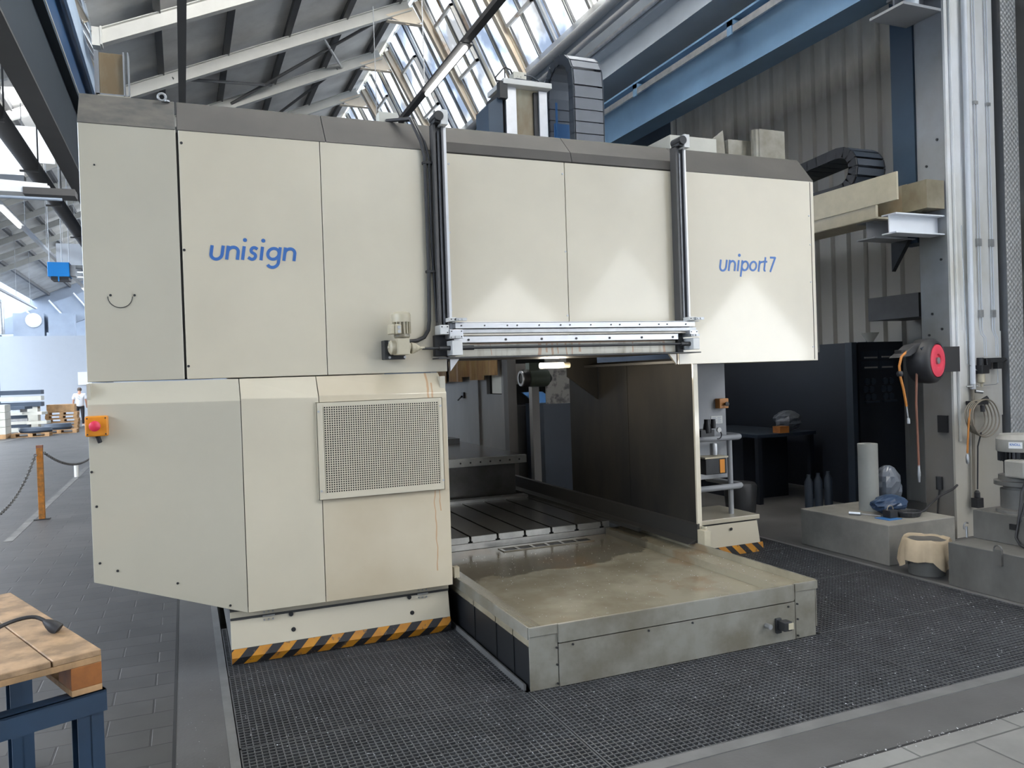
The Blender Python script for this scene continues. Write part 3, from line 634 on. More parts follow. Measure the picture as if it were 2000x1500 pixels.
# housing body behind the front sheets, underside
mb = MB(); mb.box(-.494, -.474, F+.03, 6.5, 1.69, 3.12); mb.box(4.70, 4.735, F+.03, 6.5, 1.69, 3.12); mb.box(-.494, 4.735, 6.48, 6.5, 1.9, 3.12); obj('housing_shell', mb, 'cream_shaded', G)
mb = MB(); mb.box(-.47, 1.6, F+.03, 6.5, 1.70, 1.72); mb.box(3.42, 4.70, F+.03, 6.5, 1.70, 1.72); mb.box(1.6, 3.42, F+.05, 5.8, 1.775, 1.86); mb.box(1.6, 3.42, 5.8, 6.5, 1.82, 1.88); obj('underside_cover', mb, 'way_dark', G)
# bottom strip with rust runs
mb = MB(); mb.box(1.60, 3.40, F-.02, F-.004, 1.782, 1.868); obj('lower_strip', mb, 'strip_rusty', G, bevel=.002, label='cream strip with rust runs below the rails')
mb = MB(); mb.box(1.50, 3.50, F-.14, F+.02, 1.770, 1.778); obj('drip_ledge', mb, 'underside_dark', G)
# horizontal rail assembly
mb = MB(); mb.box(1.62, 3.46, F-.13, F-.02, 1.962, 1.998); mb.box(1.60, 3.50, F-.13, F-.02, 1.999, 2.004)
r = obj('guide_rail', mb, 'bright_aluminium', G, bevel=.002, label='upper bright drilled rail')
dots(r, [(1.66+i*.13+(i % 3)*.03, 1.980) for i in range(14)], F-.131, .005)
mb = MB(); mb.box(1.62, 3.48, F-.115, F-.02, 1.932, 1.958); obj('guide_rail', mb, 'galvanised', G, bevel=.002)
mb = MB(); mb.box(1.62, 3.40, F-.10, F-.02, 1.918, 1.930); obj('spacer_strip', mb, 'cream_paint', G)
mb = MB(); mb.box(1.62, 3.34, F-.09, F-.02, 1.872, 1.914); r = obj('guide_rail', mb, 'bright_aluminium', G, bevel=.002, label='lower bright rail with bolts')
dots(r, [(1.72+i*.262, 1.890) for i in range(7)], F-.091, .008)
mb = MB(); mb.tube([(1.40, F-.115, 1.838), (3.44, F-.115, 1.838)], .0085, 12); obj('drive_shaft', mb, 'dark_steel', G, smooth=40)
mb = MB(); mb.tube([(1.51, F-.115, 1.838), (1.60, F-.115, 1.838)], .015, 14); mb.tube([(1.66, F-.115, 1.838), (1.745, F-.115, 1.838)], .015, 14); mb.tube([(3.34, F-.115, 1.838), (3.42, F-.115, 1.838)], .016, 14); obj('shaft_coupling', mb, 'dark_steel', G, smooth=40)
for (x0, x1, z0, z1, d0, d1, mt, nm) in ((1.585, 1.655, 1.79, 1.885, .16, .02, 'white_metal', 'bearing_block'), (3.42, 3.475, 1.795, 1.88, .16, .02, 'white_metal', 'bearing_block'),
        (1.575, 1.665, 1.897, 1.955, .15, .02, 'bright_aluminium', 'carriage_plate'), (3.40, 3.47, 1.89, 1.935, .15, .02, 'bright_aluminium', 'carriage_plate'),
        (1.515, 1.575, 1.925, 1.985, .14, .02, 'white_metal', 'end_block'), (1.575, 1.625, 2.006, 2.032, .15, .03, 'white_metal', 'switch_bracket'), (3.40, 3.465, 2.006, 2.032, .15, .03, 'white_metal', 'switch_bracket'),
        (1.505, 1.62, 1.79, 1.925, .05, .0, 'dark_steel', 'backing_plate'), (3.36, 3.41, 1.78, 1.93, .05, 0, 'dark_steel', 'backing_plate')):
    mb = MB(); mb.box(x0, x1, F-d0, F-d1, z0, z1); q = obj(nm, mb, mt, G, bevel=.003)
    if nm in ('carriage_plate', 'end_block', 'switch_bracket'): dots(q, [(x0+.012, z1-.012), (x1-.012, z1-.012), (x1-.012, z0+.012)], F-d0, .004)
for x, z in ((1.60, 1.905), (3.43, 1.898), (1.65, 2.018), (3.475, 2.018)):
    mb = MB(); mb.box(x-.035, x+.035, F-.175, F-.15, z-.009, z+.009); mb.tube([(x-.02, F-.176, z), (x-.02, F-.182, z)], .006, 8); mb.tube([(x+.005, F-.176, z), (x+.005, F-.182, z)], .006, 8); obj('clamp_screw', mb, 'galvanised', G)
# vertical guide rails
def vrail(x, zt, w, lab):
    mb = MB()
    mb.mat(0).box(x-w, x-w*.62, F-.075, F-.002, 1.95, zt); mb.mat(1).box(x-w*.60, x+w*.2, F-.05, F-.002, 1.95, zt); mb.mat(2).box(x+w*.22, x+w*.5, F-.085, F-.002, 1.95, zt); mb.mat(3).box(x+w*.55, x+w, F-.07, F-.002, 1.95, zt)
    mb.mat(1).tube([(x-w*.15, F-.062, 1.95), (x-w*.15, F-.062, zt-.05)], .010, 8)
    v = obj('vertical_guide', mb, ['duct_dark', 'rail_grey' if lab else 'galvanised', 'rail_grey', 'bright_aluminium'], G, label='dark upright guide rail, left one' if lab else 'bright upright guide rail, right one')
    mb = MB(); mb.mat(0).box(x-w*.1, x+w*.95, F-.13, F-.02, zt-.02, zt+.075); mb.mat(1).tube([(x-w*.45, F-.14, zt+.03), (x-w*.45, F-.02, zt+.03)], .032, 16); mb.box(x-w, x-w*.1, F-.12, F-.02, zt-.01, zt+.05); obj('head_block', mb, ['white_metal', 'dark_steel'], v, bevel=.003)
    return v
vrail(1.575, 3.285, .045, True); vrail(3.42, 3.285, .045, False)
# hoses beside the left guide
mb = MB(); mb.tube([(1.30, 5.15, 3.36), (1.42, 5.0, 3.34), (1.465, 4.93, 3.18), (1.485, 4.92, 3.08), (1.487, 4.92, 2.4), (1.478, 4.92, 2.02)]+[(1.47, 4.92, 1.96), (1.44, 4.915, 1.915), (1.39, 4.91, 1.892), (1.33, 4.90, 1.888)], .013, 10); obj('motor_cable', mb, 'rubber_black', G, smooth=60)
mb = MB(); mb.tube([(1.33, 5.13, 3.36), (1.44, 5.0, 3.33), (1.49, 4.925, 3.17), (1.512, 4.915, 3.07), (1.512, 4.92, 2.5), (1.53, 4.92, 2.01)], .009, 10); mb.box(1.47, 1.53, 4.905, 4.945, 3.03, 3.045); mb.box(1.47, 1.53, 4.905, 4.945, 2.33, 2.345); obj('control_cable', mb, 'rubber_black', G, smooth=60)
mb = MB(); mb.box(1.25, 1.38, 5.15, 5.24, 3.35, 3.42); obj('junction_box', mb, 'panel_pale', G, bevel=.004)
# lift motor with gearbox
M0 = obj('lift_motor', MB().lathe([(.045, 0), (.050, .006), (.050, .02), (.047, .022), (.047, .13), (.052, .132)], (1.262, 4.80, 1.905), (0, 0, 1), 28), 'tray_paint', G, smooth=35, label='cream electric motor with vertical cooling ribs')
mb = MB()
for k in range(16):
    a = 2*PI*k/16; c, s = math.cos(a), math.sin(a); M = Matrix.Translation((1.262, 4.80, 1.93)) @ Matrix.Rotation(a, 4, 'Z'); mb.box(.045, .058, -.0025, .0025, 0, .098, M)
obj('cooling_ribs', mb, 'motor_cream', M0)
obj('fan_cover', MB().lathe([(.058, 0), (.059, .045), (.052, .060), (.03, .066), (0, .067)], (1.262, 4.80, 2.002), (0, 0, 1), 28), 'motor_cream', M0, smooth=50)
mb = MB(); mb.box(1.20, 1.238, 4.71, 4.77, 1.925, 1.985); mb.box(1.170, 1.20, 4.72, 4.80, 1.925, 1.985); q = obj('terminal_box', mb, 'motor_cream', M0, bevel=.006)
mb = MB(); mb.tube([(1.222, 4.712, 1.966), (1.222, 4.706, 1.966)], .010, 14); mb.tube([(1.222, 4.712, 1.941), (1.222, 4.706, 1.941)], .010, 14); obj('cable_gland', mb, 'galvanised', q)
mb = MB(); mb.box(1.225, 1.30, 4.76, 4.89, 1.80, 1.90); mb.lathe([(.045, 0), (.045, .045), (.03, .055), (.012, .055), (.012, .062), (0, .062)], (1.24, 4.83, 1.848), (-1, 0, 0), 24); mb.lathe([(.03, 0), (.03, .02), (.018, .026), (0, .026)], (1.30, 4.83, 1.848), (1, 0, 0), 20); obj('gearbox', mb, 'motor_cream', M0, bevel=.006)
mb = MB(); mb.box(1.175, 1.305, 4.895, F, 1.775, 1.895); mb.box(1.165, 1.19, 4.86, F, 1.775, 1.895); q = obj('mounting_plate', mb, 'dark_steel', M0, bevel=.003)
dots(q, [(1.195, 1.787), (1.292, 1.787), (1.195, 1.883)], 4.86, .008, 'galvanised')
obj('bellows', MB().lathe([(.034, 0), (.036, .004)]+[(w, .006+.0075*i+d) for i, w in enumerate((.036, .034, .032, .028, .025, .02, .016)) for d in (0, .004)]+[(.009, .06), (.009, .09)], (1.325, 4.835, 1.842), (1, 0, 0), 20), 'motor_cream', M0, smooth=30)
# bottom-left lower cabinet
L = 4.85
CP = [('cream_shaded', -.489, .302), ('cream_paint', .302, .749), ('cream_rusty', .749, 1.556)]
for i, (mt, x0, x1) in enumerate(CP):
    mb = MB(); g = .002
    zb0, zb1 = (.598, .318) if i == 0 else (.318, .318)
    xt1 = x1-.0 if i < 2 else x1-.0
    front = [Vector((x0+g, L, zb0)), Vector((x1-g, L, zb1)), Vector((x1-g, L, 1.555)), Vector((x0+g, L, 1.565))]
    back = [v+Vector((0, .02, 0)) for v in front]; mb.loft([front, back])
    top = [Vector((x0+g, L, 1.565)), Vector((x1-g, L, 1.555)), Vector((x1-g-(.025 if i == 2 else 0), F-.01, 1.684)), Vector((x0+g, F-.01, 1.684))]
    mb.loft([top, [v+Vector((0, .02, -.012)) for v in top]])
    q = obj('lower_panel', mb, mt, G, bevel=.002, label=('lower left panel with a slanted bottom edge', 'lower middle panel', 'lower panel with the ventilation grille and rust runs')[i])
    if i == 0: dots(q, [(-.46, 1.01), (-.455, .70), (-.37, .648), (-.07, .54), (.205, .375), (-.48, 1.42), (-.478, 1.20)], L, .007)
mb = MB(); mb.box(-.489, -.47, L+.02, 6.3, .60, 1.68); mb.box(1.52, 1.555, L+.02, 6.3, .32, 1.66); mb.prism([(-.489, .60), (.302, .32), (1.55, .32), (1.55, .34), (.31, .34), (-.485, .62)], 'y', L+.02, 6.3); mb.box(-.47, 1.52, 6.28, 6.3, .34, 1.68); obj('cabinet_shell', mb, 'cream_shaded', G)
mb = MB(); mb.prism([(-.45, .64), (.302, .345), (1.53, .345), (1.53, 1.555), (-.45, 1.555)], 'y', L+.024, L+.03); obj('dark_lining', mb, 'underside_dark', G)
# ventilation grille with real holes
x0, x1, z0, z1 = .728, 1.515, .938, 1.526; hx0, hx1, hz0, hz1 = .770, 1.487, .978, 1.500; nx, nz = 50, 38; y = L-.026
mb = MB(); mb.box(x0, hx0, y, y+.003, z0, z1); mb.box(hx1, x1, y, y+.003, z0, z1); mb.box(hx0, hx1, y, y+.003, z0, hz0); mb.box(hx0, hx1, y, y+.003, hz1, z1)
mb.box(x0, x0+.003, y, L, z0, z1); mb.box(x1-.003, x1, y, L, z0, z1); mb.box(x0, x1, y, L, z0, z0+.003); mb.box(x0, x1, y, L, z1-.003, z1)
px, pz = (hx1-hx0)/nx, (hz1-hz0)/nz
for i in range(nx+1):
    a = hx0+i*px; mb.box(a-px*.2, a+px*.2, y, y+.003, hz0, hz1)
for j in range(nz+1):
    a = hz0+j*pz; mb.box(hx0, hx1, y+.0003, y+.0027, a-pz*.2, a+pz*.2)
q = obj('ventilation_grille', mb, 'cream_paint', G, label='perforated cream ventilation grille'); dots(q, [(x0+.012, z1-.055), (x0+.014, z0+.055), (x1-.012, z1-.055), (x1-.008, z0+.06)], y, .007, 'galvanised')
mb = MB(); mb.box(hx0-.01, hx1+.01, y+.018, y+.02, hz0-.01, hz1+.01); obj('grille_filter', mb, 'pit_dark', q)
# kick skirt of the left foot
mb = MB(); mb.box(.205, 1.546, 4.925, 6.2, .262, .315); mb.box(.215, 1.54, 4.96, 6.2, .0, .262); obj('foot_box', mb, ['underside_dark'], G)
mb = MB(); mb.box(.203, 1.545, 4.918, 4.93, .278, .313); obj('hinge_strip', mb, 'cream_paint', G, bevel=.002)
mb = MB()
def skirt(mb, x0, x1, zt, zb, yt, yb, th=.008):
    a = [Vector((x0, yt, zt)), Vector((x1, yt, zt)), Vector((x1, yb, zb)), Vector((x0, yb, zb))]; mb.loft([a, [v+Vector((0, th, 0)) for v in a]])
skirt(mb, .205, 1.545, .262, .10, 4.93, 4.90); q = obj('kick_skirt', mb, 'cream_paint', G, bevel=.002)
dots(q, [(.56, .165), (1.295, .158)], 4.918-.008, .014)
dots(q, [(.55, .256), (1.283, .256)], 4.921, .014)
mb = MB(); skirt(mb, .205, 1.545, .10, .052, 4.90, 4.886); skirt(mb, .205, 1.545, .052, .006, 4.886, 4.91); obj('hazard_stripe', mb, 'hazard_left', q)
for x in (.42, 1.37):
    mb = MB(); mb.box(x-.035, x+.035, 4.909, 4.918, .266, .272)
    for k in (-1, 0, 1):
        for zz in (.293, .245): mb.tube([(x+.025*k, 4.922, zz), (x+.025*k, 4.912, zz)], .005, 8)
    obj('hinge', mb, 'galvanised', q)
# emergency stop, left
E0 = obj('emergency_stop_box', MB().box(-.497, -.385, 4.79, 4.85, 1.395, 1.505), 'orange_box', G, bevel=.008, label='orange box with a red button on the left edge')
obj('push_button', MB().lathe([(.013, 0), (.013, .012), (.028, .016), (.028, .03), (.02, .036), (0, .037)], (-.447, 4.79, 1.452), (0, -1, 0), 24), 'red_button', E0, smooth=40)
dots(E0, [(-.485, 1.493), (-.397, 1.493), (-.485, 1.407), (-.397, 1.407)], 4.79, .004); obj('cable_gland', MB().tube([(-.44, 4.82, 1.395), (-.43, 4.83, 1.36)], .012, 10), 'rubber_black', E0)
# splash wall on the right of the opening
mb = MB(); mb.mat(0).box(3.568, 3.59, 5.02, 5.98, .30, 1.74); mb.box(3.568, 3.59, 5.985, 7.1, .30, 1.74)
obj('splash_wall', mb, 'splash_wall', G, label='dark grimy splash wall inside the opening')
mb = MB(); mb.box(3.56, 3.60, 5.0, 5.02, .30, 1.70); obj('edge_strip', mb, 'cream_paint', G, bevel=.002)
mb = MB(); mb.box(3.545, 3.60, 4.90, 4.99, .20, .44); mb.box(3.585, 3.60, 4.94, 5.02, .3, .46); obj('wiper_bracket', mb, 'motor_cream', G, bevel=.003)
mb = MB(); mb.prism([(3.46, .335), (3.53, .36), (3.55, .47), (3.568, .48), (3.568, .33)], 'y', 4.99, 9.0); mb.box(3.40, 3.43, 5.6, 9.0, .335, .365); obj('way_cover', mb, 'way_dark', G)
# added light blocks, dark backdrop and upper splash flap
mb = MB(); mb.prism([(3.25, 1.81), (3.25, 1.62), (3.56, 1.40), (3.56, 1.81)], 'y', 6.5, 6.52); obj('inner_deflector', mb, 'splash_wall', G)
mb = MB(); mb.box(.3, 1.5, 6.3, 9.5, 0, 1.9); mb.box(1.45, 1.5, 9.5, 14.0, 0, 3.0); obj('left_light_block', mb, 'cream_shaded', G)  # unseen block and wall added to stop light from the left
mb = MB(); mb.box(3.97, 7.0, 13.0, 13.05, 0, 3.2); mb.box(3.6, 7.0, 9.0, 13.0, 3.15, 3.2); obj('dark_backdrop', mb, 'splash_wall', G)  # dark backdrop added behind the opening, with a slab over it
mb = MB(); mb.box(-.3, 4.5, 6.56, 7.9, 1.95, 3.3); obj('top_light_block', mb, 'cap_grey', G)  # unseen body added to keep roof light out of the opening
# lamp under the beam
q = obj('work_lamp', MB().tube([(2.74, 5.98, 1.722), (2.96, 6.0, 1.722)], .024, 14), 'tube_glow', G, smooth=60, label='short glowing lamp tube under the beam')
obj('lamp_holder', MB().tube([(2.96, 6.0, 1.722), (3.02, 6.005, 1.722)], .024, 14), 'motor_cream', q, smooth=60)
lt = bpy.data.lights.new('work_lamp_light', 'POINT'); lt.energy = 14; lt.color = (1, .88, .7); lt.shadow_soft_size = .1
lo = bpy.data.objects.new('work_lamp_light', lt); COL.objects.link(lo); lo.location = (2.84, 5.93, 1.66)
# right upright with controls
P0 = obj('right_upright', MB().box(4.28, 4.62, 6.0, 6.5, .64, 1.70), 'steel_grey', G, bevel=.006, label='grey upright behind the splash wall')
mb = MB(); mb.prism([(3.62, .33), (4.1, .33), (4.34, .64), (4.34, 1.70), (3.62, 1.70)], 'y', 6.05, 6.5); obj('tapered_leg', mb, 'steel_grey', G)
q = obj('emergency_stop_box', MB().box(4.50, 4.60, 5.93, 6.0, 1.285, 1.375), 'orange_dim', P0, bevel=.006); mb = MB(); mb.box(4.455, 4.50, 5.935, 6.0, 1.285, 1.375)
obj('button', MB().lathe([(.012, 0), (.012, .02), (.02, .022), (.02, .034), (0, .036)], (4.56, 5.93, 1.325), (0, -1, 0), 16), 'dark_steel', q, smooth=40)
q = obj('rating_plate', MB().box(4.45, 4.575, 5.995, 6.0, 1.145, 1.215), 'white_metal', P0)
mb = MB()
for i in range(5): mb.box(4.46, 4.50+.01*(i % 2), 5.993, 5.995, 1.155+.011*i, 1.159+.011*i); mb.box(4.52, 4.56-.008*(i % 2), 5.993, 5.995, 1.155+.011*i, 1.159+.011*i)
obj('printed_lines', mb, 'far_metal', q)
mb = MB(); mb.lathe([(.035, -.03), (.038, 0), (.03, .05), (.026, .06), (.026, .09), (0, .09)], (4.20, 5.72, 1.12), (0, 0, 1), 16); mb.lathe([(.02, 0), (.022, .05), (.02, .08), (0, .08)], (4.25, 5.70, 1.13), (0, 0, 1), 14); mb.box(4.12, 4.26, 5.70, 5.75, 1.06, 1.12); mb.tube([(4.08, 5.73, 1.12), (4.16, 5.73, 1.12)], .01, 8)
u = obj('air_service_unit', mb, 'black_plastic', G, smooth=40)
obj('pressure_gauge', MB().lathe([(.021, 0), (.021, .02), (0, .02)], (4.30, 5.70, 1.115), (0, -1, 0), 20), 'white_metal', u)
obj('hose', MB().tube(arc((4.30, 5.70, 1.07), .035, -PI*.6, PI*.45, 10), .005, 6), 'rubber_black', u)
q = obj('lubrication_unit', MB().box(4.10, 4.32, 5.62, 5.76, .74, .875), 'dark_steel', G, bevel=.006); obj('orange_label', MB().box(4.245, 4.295, 5.615, 5.62, .75, .865), 'orange_box', q)
obj('lid', MB().box(4.09, 4.33, 5.61, 5.77, .878, .892), 'motor_cream', q); obj('pump_cylinder', MB().lathe([(.035, 0), (.035, .09), (.03, .1), (0, .1)], (4.25, 5.70, .90), (0, 0, 1), 18), 'galvanised', q, smooth=40)
# guard rail
for z, nm in ((1.025, 'upper'), (.58, 'lower')):
    mb = MB(); mb.tube([(3.66, 5.86, z), (4.2, 5.85, z), (4.60, 5.85, z)]+arc((4.60, 5.93, z), .08, -PI/2, 0, 5, 'xy')[1:]+[(4.68, 6.4, z)], .026, 14); obj('guard_rail', mb, 'steel_grey', G, smooth=50)
obj('guard_post', MB().tube([(4.555, 5.88, .32), (4.555, 5.88, 1.02)], .024, 14), 'steel_grey', G, smooth=50)
# right foot
mb = MB(); mb.box(4.0, 4.74, 5.72, 6.3, .29, .33); obj('foot_step', mb, 'cream_paint', G, bevel=.004)
mb = MB(); mb.box(4.0, 4.72, 5.75, 6.3, .0, .285); obj('foot_box', mb, 'underside_dark', G)
mb = MB(); skirt(mb, 3.98, 4.72, .275, .085, 5.735, 5.70); a = [Vector(v) for v in ((4.72, 5.735, .275), (4.72, 6.3, .275), (4.77, 6.3, .0), (4.77, 5.70, .085))]
q = obj('kick_skirt', mb, 'cream_paint', G); dots(q, [(4.42, .23), (4.44, .13)], 5.715, .013); dots(q, [(4.50, .305), (4.52, .305), (4.56, .305)], 5.725, .004)
mb = MB(); skirt(mb, 3.98, 4.75, .085, .005, 5.70, 5.69); obj('hazard_stripe', mb, 'hazard_right', q)
# ram and top parts
mb = MB(); mb.box(2.66, 2.93, 6.24, 6.5, 3.36, 4.10); R_ = obj('milling_ram', mb, 'stained_cast', G, label='stained cast ram rising above the machine')
mb = MB(); mb.box(2.60, 2.70, 6.20, 6.24, 3.36, 4.10); mb.box(2.91, 2.99, 6.20, 6.26, 3.46, 4.09); obj('linear_way', mb, 'bright_aluminium', R_, bevel=.003)
mb = MB(); mb.box(2.87, 2.93, 6.22, 6.3, 3.36, 4.08); mb.box(2.54, 2.60, 6.24, 6.5, 3.36, 4.05); obj('recess', mb, 'dark_steel', R_)
mb = MB(); mb.box(2.56, 3.01, 6.14, 6.52, 4.10, 4.145); obj('top_plate', mb, 'white_metal', R_, bevel=.004)
mb = MB(); mb.box(2.88, 3.02, 6.12, 6.24, 3.40, 3.44); obj('foot_plate', mb, 'white_metal', R_)
mb = MB(); mb.prism([(2.44, 3.36), (2.57, 3.36), (2.57, 4.02), (2.53, 4.0), (2.44, 3.93)], 'y', 6.2, 6.5); obj('blue_cover', mb, 'beam_blue_dark', R_)
mb = MB(); mb.box(2.68, 2.80, 6.2, 6.3, 4.16, 4.235); mb.box(2.715, 2.725, 6.195, 6.2, 4.19, 4.20); mb.box(2.745, 2.755, 6.195, 6.2, 4.19, 4.20); obj('connector_box', mb, 'panel_pale', R_, bevel=.003)
mb = MB()
for k in range(9):
    yy = 6.2+.03*k; mb.tube([(2.62+.02*(k % 3), yy, 4.15), (2.7+.02*k, yy-.02, 4.165+.01*(k % 3)), (2.85, yy+.01, 4.17+.008*k*.6), (2.97, yy, 4.15)], .006, 6)
mb.tube([(2.78, 6.2, 4.21), (2.86, 6.22, 4.215), (2.93, 6.24, 4.19), (2.98, 6.26, 4.15)], .006, 6); obj('cable_bundle', mb, 'navy_mid', R_)
mb = MB(); mb.tube([(2.60, 6.2, 4.16), (2.58, 6.18, 4.13), (2.50, 6.16, 4.12), (2.49, 6.15, 4.14), (2.60, 6.2, 4.26), (2.66, 6.22, 4.25), (2.70, 6.24, 4.2)], .007, 8); mb.tube([(2.60, 6.2, 4.14), (2.60, 6.2, 4.26)], .006, 6); mb.box(2.53, 2.60, 6.15, 6.22, 3.98, 4.12); obj('cable_guide', mb, 'dark_steel', R_)
CH = obj('cable_carrier', MB().box(3.40, 3.71, 6.48, 7.06, 3.36, 3.42), 'chain_dark', G, label='grey arched cable carrier standing above the machine')
path = [(3.555, 6.53, 3.42+.11*i) for i in range(9)]+arc((3.555, 6.80, 4.36), .27, PI, 0, 9, 'yz')[1:]+[(3.555, 7.07, 4.36-.11*i) for i in range(1, 9)]
energy_chain(CH, path, (.31, 0, 0), .09, 'chain_grey', 'chain_dark')
mb = MB(); mb.box(3.44, 3.66, 6.98, 7.0, 3.4, 4.10); mb.box(3.45, 3.47, 6.97, 6.98, 3.4, 4.3); obj('blue_guard', mb, 'panel_blue', G)
# boxes above the right half
mb = MB(); mb.box(4.10, 4.605, 6.0, 6.4, 3.36, 3.76); obj('top_box', mb, 'panel_pale', G, bevel=.004)
mb = MB(); mb.prism([(4.62, 3.36), (4.80, 3.36), (4.76, 3.885), (4.62, 3.78)], 'y', 6.1, 6.12); mb.box(4.80, 5.10, 6.08, 6.35, 3.36, 3.80); mb.box(5.1, 5.40, 6.0, 6.02, 3.40, 3.90); mb.tube([(5.05, 6.0, 3.4), (5.05, 6.0, 3.88)], .04, 12); obj('sheet_guard', mb, 'tray_side', G)
# old plate holder on the left end
q = obj('plate_holder', MB().box(-.40, -.27, 5.30, 5.34, 3.40, 3.66), 'stained_cast', G, bevel=.003, label='small dirty upright plate at the top left corner')
mb = MB(); mb.box(-.425, -.40, 5.28, 5.36, 3.40, 3.66); mb.box(-.27, -.262, 5.26, 5.36, 3.40, 3.66); mb.box(-.245, -.238, 5.26, 5.36, 3.40, 3.66); mb.box(-.42, -.235, 5.28, 5.36, 3.40, 3.41); obj('holder_frame', mb, 'steel', q)
mb = MB(); mb.box(-.41, -.235, 5.26, 5.38, 3.35, 3.395); obj('holder_base', mb, 'cream_shaded', q)

# ================================================================== chip tray and work tables
t = thing('chip_tray', 'low beige-grey steel tray in front of the machine, dusty with chips', 'tray', (2.55, 4.8, 0))
mb = MB(); mb.prism([(1.612, .334), (1.80, .243), (3.352, .243), (3.352, .293), (3.526, .293), (3.526, .338), (3.532, .338), (3.532, .230), (1.612, .230)], 'y', 3.775, 6.06); obj('tray_surface', mb, 'tray_paint', t)
mb = MB(); mb.prism([(1.61, .334), (1.775, .334), (1.775, .285), (1.61, .285)], 'y', 3.76, 3.775); mb.prism([(1.612, .285), (1.775, .285), (1.775, .0), (1.612, .0)], 'y', 3.768, 3.78)
mb.box(1.775, 3.345, 3.752, 3.77, .235, .334); mb.prism([(3.345, .30), (3.345, .24), (3.365, .24), (3.365, .334), (3.36, .334)], 'y', 3.765, 3.775)
mb.box(3.365, 3.54, 3.76, 3.775, .285, .334); mb.box(3.37, 3.525, 3.768, 3.78, 0, .285); obj('front_rim', mb, 'tray_side', t, bevel=.002)
mb = MB(); mb.box(1.778, 3.362, 3.762, 3.775, .0, .226); q = obj('front_plate', mb, 'tray_side', t, bevel=.002)
mb = MB()
for x, z in ((1.86, .213), (2.62, .212), (3.31, .205), (1.765, .21), (1.765, .12), (1.765, .02), (3.378, .212), (3.378, .12), (3.378, .02), (2.33, .212)): mb.tube([(x, 3.763, z), (x, 3.755, z)], .006, 8)
obj('screw', mb, 'dark_steel', q)
mb = MB(); mb.tube([(3.14, 3.76, .118), (3.14, 3.72, .118)], .015, 12); obj('stub_fitting', mb, 'galvanised', q)
mb = MB(); mb.box(3.205, 3.245, 3.745, 3.762, .06, .15); mb.box(3.215, 3.275, 3.69, 3.745, .085, .14); q2 = obj('limit_switch', mb, 'dark_steel', q, bevel=.004); obj('switch_terminal', MB().box(3.245, 3.28, 3.685, 3.69, .095, .132), 'motor_cream', q2)
mb = MB(); mb.box(1.606, 1.614, 3.775, 5.1, .27, .334); obj('left_lip', mb, 'tray_side', t)
mb = MB(); mb.box(1.618, 1.63, 3.78, 5.1, .0, .27); mb.box(1.612, 1.618, 3.99, 4.0, 0, .27); mb.box(1.612, 1.618, 4.25, 4.26, 0, .27); mb.box(1.612, 1.618, 4.62, 4.63, 0, .27); obj('left_side', mb, 'tray_dark_side', t)
mb = MB(); mb.prism([(1.585, .0), (1.60, .0), (1.60, .03), (1.585, .035)], 'y', 3.80, 5.1); obj('foot_rail', mb, 'kerb_steel', t)
mb = MB(); mb.box(3.534, 3.542, 3.775, 5.6, .05, .338); obj('right_side', mb, 'tray_side', t)
mb = MB(); mb.box(1.60, 1.635, 4.95, 5.0, .33, .40); obj('wiper_bracket', mb, 'motor_cream', t)
# drain grating recess
mb = MB(); mb.box(2.32, 3.12, 5.87, 5.97, .236, .2445)
q = obj('drain_cover', mb, 'tray_dark_side', t)
mb = MB(); mb.box(2.31, 3.13, 5.855, 5.87, .243, .250); mb.box(2.31, 3.13, 5.97, 5.985, .243, .250)
for k in range(7): mb.box(2.31+.133*k, 2.335+.133*k, 5.87, 5.97, .243, .249)
obj('drain_slats', mb, 'tray_paint', q)
# grooved machine table
t = thing('machine_table', 'dark steel machine table with T-shaped slots behind the tray', 'table', (2.5, 6.9, .243))
gx = (2.11, 2.35, 2.595, 2.84, 3.08, 3.325)
TY, TZ, TR = 6.08, .347, 3.40
mb = MB(); xs = [1.6]+list(gx)+[TR]
for i in range(len(xs)-1):
    a = xs[i]+(.010 if i else 0); b = xs[i+1]-(.010 if i < len(xs)-2 else 0); mb.box(a, b, TY+.013, 7.73, TZ-.046, TZ)
mb.box(1.6, TR, TY+.03, 7.73, TZ-.07, TZ-.046); obj('slotted_top', mb, 'table_steel', t)
mb = MB()
for i in range(len(xs)-1):
    a = xs[i]+(.010 if i else 0); b = xs[i+1]-(.010 if i < len(xs)-2 else 0); mb.box(a, b, TY, TY+.014, TZ-.038, TZ-.001)
    a2 = xs[i]+(.021 if i else 0); b2 = xs[i+1]-(.021 if i < len(xs)-2 else 0); mb.box(a2, b2, TY, TY+.014, TZ-.050, TZ-.038)
mb.box(1.6, TR+.01, TY-.005, TY+.02, .243, TZ-.053); obj('front_edge', mb, 'table_edge', t)
mb = MB()
for g_ in gx: mb.box(g_-.020, g_+.020, TY+.005, TY+.015, TZ-.053, TZ-.037); mb.box(g_-.0095, g_+.0095, TY+.005, 7.68, TZ-.050, TZ-.02)
obj('slot', mb, 'pit_dark', t)
mb = MB(); mb.box(1.6, TR-.05, 7.73, 7.86, .243, .375); obj('rear_rail', mb, 'table_edge', t)
# raised block behind
t = thing('raised_work_table', 'higher steel work table with a drilled pale front edge, behind the slotted table', 'table', (2.6, 8.6, 0))
obj('base_block', MB().box(1.6, 3.30, 7.95, 9.6, .0, .69), 'table_steel', t)
q = obj('drilled_edge', MB().box(1.6, 3.42, 7.90, 7.95, .70, .785), 'table_edge', t, bevel=.002); dots(q, [(2.66+.112*k, .74) for k in range(7)], 7.90, .010)
obj('table_top', MB().box(1.6, 3.42, 7.95, 10.2, .69, .785), 'table_steel', t)
obj('fixture_block', MB().box(2.2, 3.30, 9.8, 10.2, .785, .85), 'dark_steel', t)
